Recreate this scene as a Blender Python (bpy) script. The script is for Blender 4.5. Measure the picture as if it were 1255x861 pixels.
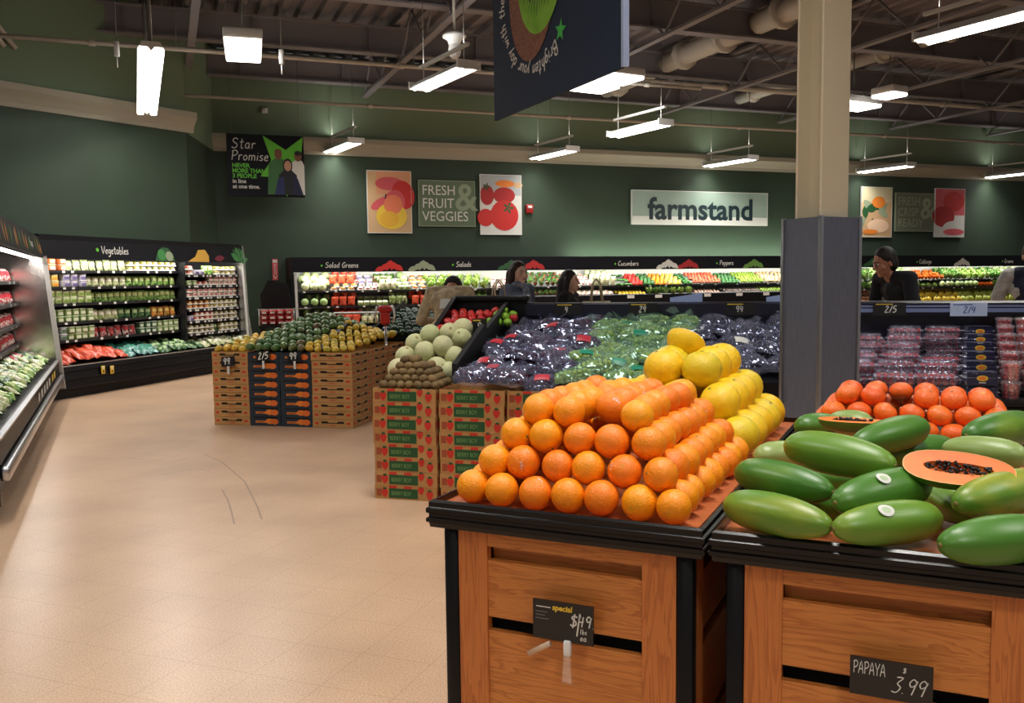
import bpy, math, random
from mathutils import Vector, Matrix
from math import pi, sin, cos, radians, sqrt

for _o in list(bpy.data.objects):
    bpy.data.objects.remove(_o)
sc = bpy.context.scene
COL = sc.collection
rng = random.Random(7)

# ---------------------------------------------------------------- camera, world, exposure
FPX, EYE = 1100.0, 1.5
cd = bpy.data.cameras.new('camera')
cd.sensor_width = 36.0
cd.lens = FPX / 1255.0 * 36.0
cd.clip_start = 0.05
cam = bpy.data.objects.new('camera', cd)
COL.objects.link(cam)
CAMROT = Matrix.Rotation(pi / 2 - math.atan(90.5 / FPX), 3, 'X') @ Matrix.Rotation(-0.0119, 3, 'Z')
cam.matrix_world = Matrix.Translation((0, 0, EYE)) @ CAMROT.to_4x4()
sc.camera = cam
W = bpy.data.worlds.new('world')
sc.world = W
W.use_nodes = True
W.node_tree.nodes['Background'].inputs[0].default_value = (1.0, 0.96, 0.94, 1)
W.node_tree.nodes['Background'].inputs[1].default_value = 0.19
sc.view_settings.view_transform = 'Standard'
sc.view_settings.look = 'None'
sc.view_settings.gamma = 1.0
sc.view_settings.use_curve_mapping = False
sc.view_settings.exposure = -0.12
sc.cycles.max_bounces = 6
sc.cycles.diffuse_bounces = 3
sc.cycles.glossy_bounces = 3
sc.cycles.transmission_bounces = 4
sc.cycles.transparent_max_bounces = 10
sc.cycles.sample_clamp_indirect = 4.0
sc.cycles.caustics_reflective = False
sc.cycles.caustics_refractive = False
K_PENDANT, K_BOX, K_CASE, K_OFF = 42.0, 70.0, 1.0, 200.0     # lamp powers (W)
WARM = (1.0, 0.965, 0.91)


def ray(px, py):
    d = CAMROT @ Vector(((px - 627.5) / FPX, -(py - 430.5) / FPX, -1.0))
    return d


def at(px, py, z):
    """floor-plan point under a sight line at height z"""
    d = ray(px, py)
    t = (z - EYE) / d.z
    return Vector((d.x * t, d.y * t, z))


def atd(px, py, y):
    d = ray(px, py)
    t = y / d.y
    return Vector((d.x * t, y, EYE + d.z * t))


# ---------------------------------------------------------------- materials
def lin(c):
    return tuple(((v / 255.0) / 12.92 if v / 255.0 <= 0.04045 else ((v / 255.0 + 0.055) / 1.055) ** 2.4) for v in c) + (1.0,)


MATS = {}


def mat(name, c, rough=0.5, metal=0.0, c2=None, scale=20.0, detail=3.0, bump=0.0, bscale=None, rnd=None, emit=0.0,
        spec=None, stretch=None, ramp=(0.35, 0.65), coat=0.0, trans=0.0, sss=0.0):
    """principled surface; c2 mixes in by noise, rnd mixes in per object"""
    if name in MATS:
        return MATS[name]
    m = bpy.data.materials.new(name)
    m.use_nodes = True
    nt = m.node_tree
    b = nt.nodes['Principled BSDF']
    b.inputs['Base Color'].default_value = lin(c)
    b.inputs['Roughness'].default_value = rough
    b.inputs['Metallic'].default_value = metal
    if spec is not None:
        b.inputs['Specular IOR Level'].default_value = spec
    if coat:
        b.inputs['Coat Weight'].default_value = coat
        b.inputs['Coat Roughness'].default_value = 0.15
    if sss:
        b.inputs['Subsurface Weight'].default_value = sss
        b.inputs['Subsurface Radius'].default_value = (0.02, 0.008, 0.004)
    tc = None
    if c2 is not None or bump:
        tc = nt.nodes.new('ShaderNodeTexCoord')
        mp = nt.nodes.new('ShaderNodeMapping')
        nt.links.new(tc.outputs['Object'], mp.inputs['Vector'])
        if stretch:
            mp.inputs['Scale'].default_value = stretch
        oi = nt.nodes.new('ShaderNodeObjectInfo')
        ml = nt.nodes.new('ShaderNodeMath')
        ml.operation = 'MULTIPLY'
        ml.inputs[1].default_value = 37.0
        nt.links.new(oi.outputs['Random'], ml.inputs[0])
        nt.links.new(ml.outputs[0], mp.inputs['Location'])
    col = None
    if c2 is not None:
        n = nt.nodes.new('ShaderNodeTexNoise')
        n.inputs['Scale'].default_value = scale
        n.inputs['Detail'].default_value = detail
        nt.links.new(mp.outputs[0], n.inputs['Vector'])
        r = nt.nodes.new('ShaderNodeValToRGB')
        r.color_ramp.elements[0].position = ramp[0]
        r.color_ramp.elements[1].position = ramp[1]
        r.color_ramp.elements[0].color = lin(c)
        r.color_ramp.elements[1].color = lin(c2)
        nt.links.new(n.outputs['Fac'], r.inputs['Fac'])
        col = r.outputs['Color']
    if rnd is not None:
        oi2 = nt.nodes.new('ShaderNodeObjectInfo')
        mx = nt.nodes.new('ShaderNodeMix')
        mx.data_type = 'RGBA'
        nt.links.new(oi2.outputs['Random'], mx.inputs[0])
        if col is not None:
            nt.links.new(col, mx.inputs[6])
        else:
            mx.inputs[6].default_value = lin(c)
        mx.inputs[7].default_value = lin(rnd)
        col = mx.outputs[2]
    if col is not None:
        nt.links.new(col, b.inputs['Base Color'])
    if bump:
        n2 = nt.nodes.new('ShaderNodeTexNoise')
        n2.inputs['Scale'].default_value = bscale or scale * 3
        n2.inputs['Detail'].default_value = 2.0
        nt.links.new(mp.outputs[0], n2.inputs['Vector'])
        bp = nt.nodes.new('ShaderNodeBump')
        bp.inputs['Strength'].default_value = bump
        bp.inputs['Distance'].default_value = 0.01
        nt.links.new(n2.outputs['Fac'], bp.inputs['Height'])
        nt.links.new(bp.outputs['Normal'], b.inputs['Normal'])
    if emit:
        b.inputs['Emission Color'].default_value = lin(c)
        b.inputs['Emission Strength'].default_value = emit
        m.cycles.emission_sampling = 'NONE'
    MATS[name] = m
    return m


def film(name, tint=(235, 240, 250), gloss=0.16, rough=0.12, bump=0.5, bscale=30.0, haze=0.0):
    """thin clear plastic: mostly see-through, with crinkled highlights"""
    if name in MATS:
        return MATS[name]
    m = bpy.data.materials.new(name)
    m.use_nodes = True
    nt = m.node_tree
    nt.nodes.remove(nt.nodes['Principled BSDF'])
    out = nt.nodes['Material Output']
    tr = nt.nodes.new('ShaderNodeBsdfTransparent')
    gl = nt.nodes.new('ShaderNodeBsdfGlossy')
    gl.inputs['Color'].default_value = lin(tint)
    gl.inputs['Roughness'].default_value = rough
    df = nt.nodes.new('ShaderNodeBsdfDiffuse')
    df.inputs['Color'].default_value = lin(tint)
    mx = nt.nodes.new('ShaderNodeMixShader')
    mx2 = nt.nodes.new('ShaderNodeMixShader')
    mx.inputs[0].default_value = gloss
    mx2.inputs[0].default_value = haze
    tc = nt.nodes.new('ShaderNodeTexCoord')
    n2 = nt.nodes.new('ShaderNodeTexNoise')
    n2.inputs['Scale'].default_value = bscale
    n2.inputs['Detail'].default_value = 2.0
    nt.links.new(tc.outputs['Object'], n2.inputs['Vector'])
    bp = nt.nodes.new('ShaderNodeBump')
    bp.inputs['Strength'].default_value = bump
    bp.inputs['Distance'].default_value = 0.02
    nt.links.new(n2.outputs['Fac'], bp.inputs['Height'])
    nt.links.new(bp.outputs['Normal'], gl.inputs['Normal'])
    nt.links.new(tr.outputs[0], mx.inputs[1])
    nt.links.new(gl.outputs[0], mx.inputs[2])
    nt.links.new(mx.outputs[0], mx2.inputs[1])
    nt.links.new(df.outputs[0], mx2.inputs[2])
    nt.links.new(mx2.outputs[0], out.inputs['Surface'])
    MATS[name] = m
    return m


# ---------------------------------------------------------------- mesh builder
class MB:
    def __init__(s):
        s.v, s.f, s.m, s.sm, s.mats = [], [], [], [], []
        s.M = Matrix.Identity(4)

    def mi(s, m):
        if m not in s.mats:
            s.mats.append(m)
        return s.mats.index(m)

    def add(s, vs, fs, m, smooth=False):
        o = len(s.v)
        k = s.mi(m)
        for p in vs:
            s.v.append(tuple(s.M @ Vector(p)))
        for f in fs:
            s.f.append(tuple(i + o for i in f))
            s.m.append(k)
            s.sm.append(smooth)
        return s

    def box(s, x0, x1, y0, y1, z0, z1, m, bev=0.0):
        if bev <= 0:
            vs = [(x0, y0, z0), (x1, y0, z0), (x1, y1, z0), (x0, y1, z0), (x0, y0, z1), (x1, y0, z1), (x1, y1, z1), (x0, y1, z1)]
            return s.add(vs, [(0, 3, 2, 1), (4, 5, 6, 7), (0, 1, 5, 4), (1, 2, 6, 5), (2, 3, 7, 6), (3, 0, 4, 7)], m)
        return s.rbox(x0, x1, y0, y1, z0, z1, m, bev, 2)

    def rbox(s, x0, x1, y0, y1, z0, z1, m, r, n=2, smooth=True):
        """box with rounded edges: a rounded outline lofted with rounded top and bottom"""
        r = min(r, (x1 - x0) / 2.01, (y1 - y0) / 2.01, (z1 - z0) / 2.01)
        rings = []
        for i in range(n + 1):
            a = -pi / 2 + i * (pi / 2) / n
            rings.append((z0 + r + r * sin(a), r * cos(a)))
        for i in range(n + 1):
            a = i * (pi / 2) / n
            rings.append((z1 - r + r * sin(a), r * cos(a)))
        vs, fs = [], []
        cnt = 4 * (n + 1)
        for (z, rr) in rings:
            for q, (cx, cy) in enumerate(((x1 - r, y1 - r), (x0 + r, y1 - r), (x0 + r, y0 + r), (x1 - r, y0 + r))):
                for i in range(n + 1):
                    a = q * pi / 2 + i * (pi / 2) / n
                    vs.append((cx + rr * cos(a), cy + rr * sin(a), z))
        for k in range(len(rings) - 1):
            for i in range(cnt):
                j = (i + 1) % cnt
                fs.append((k * cnt + i, k * cnt + j, (k + 1) * cnt + j, (k + 1) * cnt + i))
        fs.append(tuple(range(cnt - 1, -1, -1)))
        fs.append(tuple((len(rings) - 1) * cnt + i for i in range(cnt)))
        return s.add(vs, fs, m, smooth)

    def lathe(s, prof, m, n=16, smooth=True, lobes=0, lobe_amp=0.0, c=(0, 0, 0), a0=0.0, a1=2 * pi, cap=True):
        """profile of (r, z) round the z axis"""
        full = abs(a1 - a0 - 2 * pi) < 1e-6
        cnt = n if full else n + 1
        vs, fs = [], []
        for (r, z) in prof:
            for i in range(cnt):
                a = a0 + (a1 - a0) * i / n
                k = 1.0 + lobe_amp * cos(lobes * a) if lobes else 1.0
                vs.append((c[0] + r * k * cos(a), c[1] + r * k * sin(a), c[2] + z))
        for j in range(len(prof) - 1):
            for i in range(n):
                i2 = (i + 1) % cnt
                fs.append((j * cnt + i, j * cnt + i2, (j + 1) * cnt + i2, (j + 1) * cnt + i))
        if cap and full:
            if prof[0][0] > 1e-5:
                fs.append(tuple(range(cnt - 1, -1, -1)))
            if prof[-1][0] > 1e-5:
                fs.append(tuple((len(prof) - 1) * cnt + i for i in range(cnt)))
        return s.add(vs, fs, m, smooth)

    def ball(s, c, r, m, n=12, k=8, sc=(1, 1, 1), rot=None):
        M0 = s.M
        T = Matrix.Translation(c)
        if rot is not None:
            T = T @ rot.to_4x4()
        s.M = M0 @ T @ Matrix.Diagonal((sc[0], sc[1], sc[2], 1))
        s.lathe([(max(r * sin(pi * i / k), 1e-6), -r * cos(pi * i / k)) for i in range(k + 1)], m, n)
        s.M = M0
        return s

    def tube(s, pts, r, m, n=8, smooth=True, caps=True):
        """swept round bar through points; r a number or one per point"""
        pts = [Vector(p) for p in pts]
        rs = r if isinstance(r, (list, tuple)) else [r] * len(pts)
        vs, fs = [], []
        up = None
        for i, p in enumerate(pts):
            t = (pts[min(i + 1, len(pts) - 1)] - pts[max(i - 1, 0)])
            t = t.normalized() if t.length > 1e-9 else Vector((0, 0, 1))
            if up is None:
                up = Vector((0, 0, 1)) if abs(t.z) < 0.9 else Vector((1, 0, 0))
            a = t.cross(up)
            a = a.normalized() if a.length > 1e-6 else t.orthogonal().normalized()
            b = a.cross(t).normalized()
            up = b
            for k in range(n):
                q = 2 * pi * k / n
                vs.append(p + (a * cos(q) + b * sin(q)) * rs[i])
        for i in range(len(pts) - 1):
            for k in range(n):
                k2 = (k + 1) % n
                fs.append((i * n + k, (i + 1) * n + k, (i + 1) * n + k2, i * n + k2))
        if caps:
            fs.append(tuple(range(n)))
            fs.append(tuple((len(pts) - 1) * n + k for k in range(n - 1, -1, -1)))
        return s.add(vs, fs, m, smooth)

    def poly(s, pts, m):
        """one flat face"""
        return s.add(pts, [tuple(range(len(pts)))], m)

    def flat(s, pts2, y, m):
        """flat shape in the xz plane at depth y, facing -y"""
        return s.poly([(p[0], y, p[1]) for p in pts2], m)

    def disc(s, cx, cz, rx, rz, y, m, n=20, rot=0.0):
        pts = []
        for i in range(n):
            a = 2 * pi * i / n
            x, z = rx * cos(a), rz * sin(a)
            pts.append((cx + x * cos(rot) - z * sin(rot), cz + x * sin(rot) + z * cos(rot)))
        return s.flat(pts, y, m)

    def rect(s, x0, x1, z0, z1, y, m):
        return s.flat([(x0, z0), (x1, z0), (x1, z1), (x0, z1)], y, m)

    def prism(s, poly, axis, a, b, m):
        """extrude a polygon of (p,q) along axis x|y|z from a to b"""
        n = len(poly)
        f = {'x': lambda p, q, t: (t, p, q), 'y': lambda p, q, t: (p, t, q), 'z': lambda p, q, t: (p, q, t)}[axis]
        vs = [f(p, q, a) for p, q in poly] + [f(p, q, b) for p, q in poly]
        fs = [tuple(range(n)), tuple(range(2 * n - 1, n - 1, -1))]
        for i in range(n):
            j = (i + 1) % n
            fs.append((i, i + n, j + n, j))
        return s.add(vs, fs, m)

    def ring(s, w, d, prof, m):
        """mitred rectangular frame: outline 0..w x 0..d, profile of (outset, z)"""
        vs, fs = [], []
        for (o, z) in prof:
            vs += [(-o, -o, z), (w + o, -o, z), (w + o, d + o, z), (-o, d + o, z)]
        n = len(prof)
        for k in range(n):
            k2 = (k + 1) % n
            for i in range(4):
                j = (i + 1) % 4
                fs.append((k * 4 + i, k * 4 + j, k2 * 4 + j, k2 * 4 + i))
        return s.add(vs, fs, m)

    def mesh(s, name):
        me = bpy.data.meshes.new(name)
        me.from_pydata(s.v, [], s.f)
        for m in s.mats:
            me.materials.append(m)
        me.polygons.foreach_set('material_index', s.m)
        me.polygons.foreach_set('use_smooth', s.sm)
        me.update()
        return me

    def build(s, name, parent=None, fix=True):
        me = s.mesh(name)
        if fix:
            import bmesh
            bm = bmesh.new()
            bm.from_mesh(me)
            bmesh.ops.recalc_face_normals(bm, faces=[f for f in bm.faces])
            bm.to_mesh(me)
            bm.free()
        o = bpy.data.objects.new(name, me)
        COL.objects.link(o)
        if parent is not None:
            o.parent = parent
        return o


def tag(o, label=None, cat=None, group=None, kind=None):
    if label:
        o['label'] = label
    if cat:
        o['category'] = cat
    if group:
        o['group'] = group
    if kind:
        o['kind'] = kind
    return o


def empty(name, loc=(0, 0, 0), rz=0.0):
    o = bpy.data.objects.new(name, None)
    o.empty_display_size = 0.1
    COL.objects.link(o)
    o.location = loc
    o.rotation_euler = (0, 0, rz)
    return o


def thing(name, label, cat, loc=(0, 0, 0), rz=0.0, group=None):
    return tag(empty(name, loc, rz), label, cat, group)


def children(o):
    return [c for c in bpy.data.objects if c.parent == o]


KIDS = {}


def dup(o, loc=None, rot=None, label=None, group=None, scale=None):
    """copy of a thing with its parts and their sub-parts"""
    c = o.copy()
    COL.objects.link(c)
    if o.name not in KIDS:
        KIDS[o.name] = [(k, [g for g in children(k)]) for k in children(o)]
    for k, gs in KIDS[o.name]:
        k2 = k.copy()
        COL.objects.link(k2)
        k2.parent = c
        for g in gs:
            g2 = g.copy()
            COL.objects.link(g2)
            g2.parent = k2
    if loc is not None:
        c.location = loc
    if rot is not None:
        c.rotation_euler = rot
    if scale is not None:
        c.scale = (scale,) * 3 if isinstance(scale, (int, float)) else scale
    if label:
        c['label'] = label
    if group:
        c['group'] = group
    return c


class Proto:
    """first call places the prototype itself, later calls place copies"""
    def __init__(s, o):
        s.o, s.used = o, False

    def put(s, loc, rot=(0, 0, 0), label=None, group=None, scale=1.0):
        if not s.used:
            s.used = True
            o = s.o
            o.location, o.rotation_euler = loc, rot
            o.scale = (scale,) * 3 if isinstance(scale, (int, float)) else scale
            if label:
                o['label'] = label
            if group:
                o['group'] = group
            return o
        return dup(s.o, loc, rot, label, group, scale)


class Frame:
    """a plan frame: origin, angle; p(u, v, z) gives the world point"""
    def __init__(s, x, y, deg):
        s.o, s.a = Vector((x, y, 0)), radians(deg)
        s.u, s.v = Vector((cos(s.a), sin(s.a), 0)), Vector((-sin(s.a), cos(s.a), 0))

    def p(s, u, v, z=0.0):
        return s.o + s.u * u + s.v * v + Vector((0, 0, z))

    def uv(s, q):
        d = Vector((q[0], q[1], 0)) - s.o
        return d.dot(s.u), d.dot(s.v)

    def s_at(s, px, v=0.0):
        """u where the sight column px crosses the line v"""
        d = ray(px, 338)
        d.z = 0
        o = s.o + s.v * v
        den = d.x * s.u.y - d.y * s.u.x
        t = (o.x * s.u.y - o.y * s.u.x) / den
        q = d * t
        return (q - o).dot(s.u)


ORD = ['first', 'second', 'third', 'fourth', 'fifth', 'sixth', 'seventh', 'eighth', 'ninth', 'tenth', 'eleventh', 'twelfth',
       'thirteenth', 'fourteenth', 'fifteenth', 'sixteenth', 'seventeenth', 'eighteenth', 'nineteenth', 'twentieth']


def text_mesh(mb, s, size, m, x=0, z=0, y=0.0, shear=0.0, align='LEFT', width=1.0, bold=0.0, arc=None):
    """lettering in the xz plane facing -y, made from a text curve"""
    cu = bpy.data.curves.new('t', 'FONT')
    cu.body = s
    cu.size = size
    cu.shear = shear
    cu.align_x = align
    cu.offset = bold
    cu.resolution_u = 3
    o = bpy.data.objects.new('t', cu)
    COL.objects.link(o)
    dg = bpy.context.evaluated_depsgraph_get()
    dg.update()
    me = bpy.data.meshes.new_from_object(o.evaluated_get(dg))
    vs = [(x + v.co.x * width, y, z + v.co.y) for v in me.vertices]
    if arc:
        vs = [arc(v) for v in vs]
    fs = [tuple(p.vertices) for p in me.polygons]
    if vs:
        mb.add(vs, fs, m)
    bpy.data.objects.remove(o)
    bpy.data.curves.remove(cu)
    bpy.data.meshes.remove(me)
    return mb


# chalk handwriting: strokes on a unit-high grid
GL = {
 'S': (.6, [[(.55, .88), (.3, 1), (.08, .82), (.2, .58), (.48, .42), (.5, .15), (.25, 0), (.02, .12)]]),
 't': (.4, [[(.2, .95), (.2, .1), (.3, 0), (.4, .06)], [(.02, .62), (.4, .66)]]),
 'a': (.5, [[(.42, .5), (.2, .55), (.04, .28), (.16, .02), (.36, .12), (.42, .5), (.42, .1), (.5, 0)]]),
 'r': (.38, [[(.06, .55), (.08, 0)], [(.08, .35), (.2, .54), (.38, .5)]]),
 'P': (.6, [[(.1, 0), (.1, 1)], [(.0, .9), (.35, 1), (.58, .78), (.38, .5), (.1, .46)]]),
 'o': (.45, [[(.22, .55), (.04, .3), (.2, 0), (.42, .26), (.24, .55)]]),
 'm': (.7, [[(.05, .55), (.07, 0)], [(.07, .38), (.2, .54), (.32, .42), (.34, 0)], [(.34, .38), (.48, .54), (.62, .42), (.64, 0)]]),
 'i': (.2, [[(.1, .52), (.1, 0)], [(.1, .74), (.12, .78)]]),
 's': (.38, [[(.34, .5), (.14, .54), (.08, .38), (.32, .2), (.26, .02), (.02, .06)]]),
 'e': (.42, [[(.06, .28), (.36, .34), (.3, .54), (.1, .46), (.06, .16), (.22, 0), (.42, .1)]]),
 'V': (.6, [[(0, 1), (.26, 0), (.6, 1)]]),
 'g': (.46, [[(.4, .5), (.16, .54), (.06, .26), (.24, .08), (.4, .3), (.4, .52), (.38, -.2), (.2, -.38), (.04, -.26)]]),
 'b': (.46, [[(.08, 1), (.08, .04), (.3, 0), (.42, .26), (.26, .5), (.08, .36)]]),
 'l': (.22, [[(.08, 1), (.08, .1), (.2, 0)]]),
 'd': (.5, [[(.42, .42), (.2, .54), (.05, .26), (.2, 0), (.42, .18)], [(.43, 1), (.43, 0)]]),
 'G': (.65, [[(.58, .84), (.34, 1), (.05, .6), (.14, .12), (.42, 0), (.6, .2), (.58, .42), (.36, .42)]]),
 'n': (.46, [[(.06, .55), (.07, 0)], [(.07, .36), (.22, .54), (.38, .44), (.4, 0)]]),
 'C': (.6, [[(.56, .84), (.34, 1), (.05, .6), (.12, .14), (.36, 0), (.58, .16)]]),
 'u': (.46, [[(.05, .54), (.08, .1), (.22, 0), (.38, .16), (.4, .54)], [(.4, .3), (.44, 0)]]),
 'c': (.4, [[(.38, .46), (.2, .55), (.04, .28), (.16, .02), (.4, .08)]]),
 'p': (.46, [[(.08, .54), (.08, -.4)], [(.08, .4), (.26, .55), (.42, .3), (.26, .02), (.08, .1)]]),
 'B': (.6, [[(.08, 0), (.08, 1), (.44, .9), (.4, .6), (.08, .54), (.5, .42), (.52, .12), (.08, 0)]]),
 'h': (.46, [[(.07, 1), (.07, 0)], [(.07, .36), (.24, .54), (.38, .42), (.4, 0)]]),
 'y': (.44, [[(.04, .54), (.2, .08)], [(.42, .54), (.2, .02), (.02, -.38)]]),
 'w': (.62, [[(.02, .54), (.14, 0), (.3, .42), (.44, 0), (.6, .54)]]),
 'f': (.36, [[(.36, .92), (.24, 1), (.14, .84), (.14, 0)], [(0, .52), (.32, .54)]]),
 'v': (.44, [[(.02, .54), (.2, 0), (.42, .54)]]),
 'A': (.62, [[(0, 0), (.3, 1), (.6, 0)], [(.12, .36), (.5, .38)]]),
 'Y': (.6, [[(0, 1), (.28, .5), (.58, 1)], [(.28, .5), (.28, 0)]]),
 '$': (.55, [[(.5, .8), (.24, .9), (.08, .7), (.42, .45), (.44, .2), (.2, .1), (.02, .2)], [(.27, 1.05), (.25, -.05)]]),
 '1': (.24, [[(.1, 1), (.1, 0)]]),
 '4': (.5, [[(.1, 1), (.04, .45), (.46, .48)], [(.36, .9), (.34, 0)]]),
 '9': (.5, [[(.42, .82), (.2, 1), (.05, .74), (.2, .5), (.42, .7), (.42, .9), (.36, 0)]]),
 '3': (.5, [[(.06, .98), (.42, .98), (.2, .6), (.44, .36), (.3, .02), (.02, .06)]]),
 '2': (.5, [[(.06, .8), (.24, 1), (.42, .78), (.06, .02), (.48, .04)]]),
 '5': (.5, [[(.44, 1), (.12, 1), (.08, .56), (.36, .56), (.42, .2), (.2, 0), (.02, .08)]]),
 '.': (.18, [[(.08, .0), (.1, .04)]]),
 '/': (.4, [[(.05, -.05), (.36, 1)]]),
 ' ': (.35, []),
}


def smooth_line(pts, k=3):
    if len(pts) < 3:
        return [Vector((p[0], p[1])) for p in pts]
    P = [Vector((p[0], p[1])) for p in pts]
    out = []
    for i in range(len(P) - 1):
        p0, p1, p2, p3 = P[max(i - 1, 0)], P[i], P[i + 1], P[min(i + 2, len(P) - 1)]
        for j in range(k):
            t = j / k
            out.append(0.5 * ((2 * p1) + (p2 - p0) * t + (2 * p0 - 5 * p1 + 4 * p2 - p3) * t * t + (3 * p1 - p0 - 3 * p2 + p3) * t ** 3))
    out.append(P[-1])
    return out


def chalk(mb, s, x, z, h, m, y=0.0, wd=0.09, slant=0.15, space=0.14, arc=None):
    """handwritten lettering of height h in the xz plane, facing -y"""
    cx = x
    for ch in s:
        w, strokes = GL.get(ch, GL[' '])
        for st in strokes:
            P = smooth_line(st)
            L, R_ = [], []
            for i, p in enumerate(P):
                t = P[min(i + 1, len(P) - 1)] - P[max(i - 1, 0)]
                t = t.normalized() if t.length > 1e-9 else Vector((1, 0))
                n = Vector((-t.y, t.x)) * wd * 0.5
                for lst, q in ((L, p + n), (R_, p - n)):
                    lst.append((cx + (q.x + q.y * slant) * h, y, z + q.y * h))
            vs = L + R_
            if arc:
                vs = [arc(v) for v in vs]
            n_ = len(P)
            mb.add(vs, [(i, i + 1, n_ + i + 1, n_ + i) for i in range(n_ - 1)], m)
        cx += (w + space) * h
    return cx


def area(name, loc, sx, sy, power, col=WARM, direction=(0, 0, -1), parent=None, spread=None, along=None):
    L = bpy.data.lights.new(name, 'AREA')
    L.shape = 'RECTANGLE'
    L.size, L.size_y = sx, sy
    L.energy = power
    L.color = col
    if spread:
        L.spread = spread
    o = bpy.data.objects.new(name, L)
    COL.objects.link(o)
    d = Vector(direction).normalized()
    if along is not None:
        zx = -d
        xx = Vector(along)
        xx = (xx - zx * xx.dot(zx)).normalized()
        yy = zx.cross(xx)
        o.rotation_euler = Matrix((xx, yy, zx)).transposed().to_euler()
    else:
        o.rotation_euler = d.to_track_quat('-Z', 'Y').to_euler()
    o.location = loc
    if parent is not None:
        o.parent = parent
    return o
# ---------------------------------------------------------------- plan frames
def hit(fr, v, px, py):
    d = ray(px, py)
    o = fr.o + fr.v * v
    t = o.dot(fr.v) / d.dot(fr.v)
    q = d * t
    return (q - o).dot(fr.u), EYE + q.z


WB = Frame(-6.37, 18.1, 21.07)                   # back wall, v < 0 is the shop
WL = Frame(-7.48 - 8 * 0.5714, 13.4 - 8 * 0.8207, 55.15)   # wall on the far side of the chillers
WR = Frame(-5.67, 16.0, 96.5)                    # short return wall
OT = Frame(-0.188, 2.004, -25.0)                 # orange stand
PT = Frame(*(OT.p(0.642, 0.0).xy), -25.0)        # papaya stand
IS = Frame(-0.953, 6.075, -14.5)                 # long grape island
MI = Frame(-3.132, 9.334, -13.2)                 # mango island
VC = Frame(-5.80, 11.32, 73.3)                   # vegetable chiller front line, v > 0 is behind
LC = Frame(-1.80, 2.28, 113.6)                   # near chiller front line (113.6 deg), v > 0 is behind

# ---------------------------------------------------------------- setting
m_green = mat('green_wall_paint', (48, 66, 49), 0.7, c2=(45, 62, 46), scale=1.5)
m_green2 = mat('light_green_wall_paint', (122, 142, 116), 0.75)
m_trim = mat('beige_trim_paint', (168, 162, 144), 0.6)
m_black = mat('black_plastic', (12, 12, 15), 0.38, spec=0.3)
m_blackmetal = mat('black_enamel', (14, 14, 19), 0.4, spec=0.22)
m_navy = mat('dark_blue_enamel', (20, 24, 42), 0.3)
m_white = mat('white_enamel', (225, 225, 222), 0.4)
m_chrome = mat('brushed_steel', (200, 202, 206), 0.28, 1.0)
m_grey = mat('grey_paint', (120, 112, 104), 0.6)
m_deck = mat('ceiling_deck_paint', (122, 116, 120), 0.8)
m_girder = mat('grey_steel_paint', (130, 126, 130), 0.7)
m_pipe = mat('pale_pipe_paint', (190, 184, 172), 0.5)


def floor_mat():
    m = mat('speckled_vinyl_floor', (206, 178, 148), 0.32)
    nt = m.node_tree
    b = nt.nodes['Principled BSDF']
    b.inputs['Specular IOR Level'].default_value = 0.35
    tc = nt.nodes.new('ShaderNodeTexCoord')
    n1 = nt.nodes.new('ShaderNodeTexNoise')
    n1.inputs['Scale'].default_value = 130
    n1.inputs['Detail'].default_value = 2
    n2 = nt.nodes.new('ShaderNodeTexNoise')
    n2.inputs['Scale'].default_value = 1.3
    n2.inputs['Detail'].default_value = 6
    nt.links.new(tc.outputs['Object'], n1.inputs['Vector'])
    nt.links.new(tc.outputs['Object'], n2.inputs['Vector'])
    r1 = nt.nodes.new('ShaderNodeValToRGB')
    r1.color_ramp.elements[0].position, r1.color_ramp.elements[1].position = 0.36, 0.62
    r1.color_ramp.elements[0].color, r1.color_ramp.elements[1].color = lin((186, 152, 124)), lin((214, 180, 149))
    nt.links.new(n1.outputs['Fac'], r1.inputs['Fac'])
    r2 = nt.nodes.new('ShaderNodeValToRGB')
    r2.color_ramp.elements[0].position, r2.color_ramp.elements[1].position = 0.3, 0.62
    r2.color_ramp.elements[0].color, r2.color_ramp.elements[1].color = (0.80, 0.78, 0.77, 1), (1, 1, 1, 1)
    nt.links.new(n2.outputs['Fac'], r2.inputs['Fac'])
    mp = nt.nodes.new('ShaderNodeMapping')
    mp.inputs['Rotation'].default_value = (0, 0, radians(-69))
    nt.links.new(tc.outputs['Object'], mp.inputs['Vector'])
    br = nt.nodes.new('ShaderNodeTexBrick')
    br.offset = 0.0
    br.inputs['Color1'].default_value = br.inputs['Color2'].default_value = (1, 1, 1, 1)
    br.inputs['Mortar'].default_value = (0.86, 0.84, 0.82, 1)
    br.inputs['Scale'].default_value = 1.0
    br.inputs['Mortar Size'].default_value = 0.003
    br.inputs['Brick Width'].default_value = br.inputs['Row Height'].default_value = 0.305
    nt.links.new(mp.outputs[0], br.inputs['Vector'])
    x1 = nt.nodes.new('ShaderNodeMix')
    x1.data_type, x1.blend_type = 'RGBA', 'MULTIPLY'
    x1.inputs[0].default_value = 1
    nt.links.new(r1.outputs['Color'], x1.inputs[6])
    nt.links.new(r2.outputs['Color'], x1.inputs[7])
    x2 = nt.nodes.new('ShaderNodeMix')
    x2.data_type, x2.blend_type = 'RGBA', 'MULTIPLY'
    x2.inputs[0].default_value = 1
    nt.links.new(x1.outputs[2], x2.inputs[6])
    nt.links.new(br.outputs['Color'], x2.inputs[7])
    nt.links.new(x2.outputs[2], b.inputs['Base Color'])
    return m


def struct(mb, name):
    return tag(mb.build(name), kind='structure')


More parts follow.
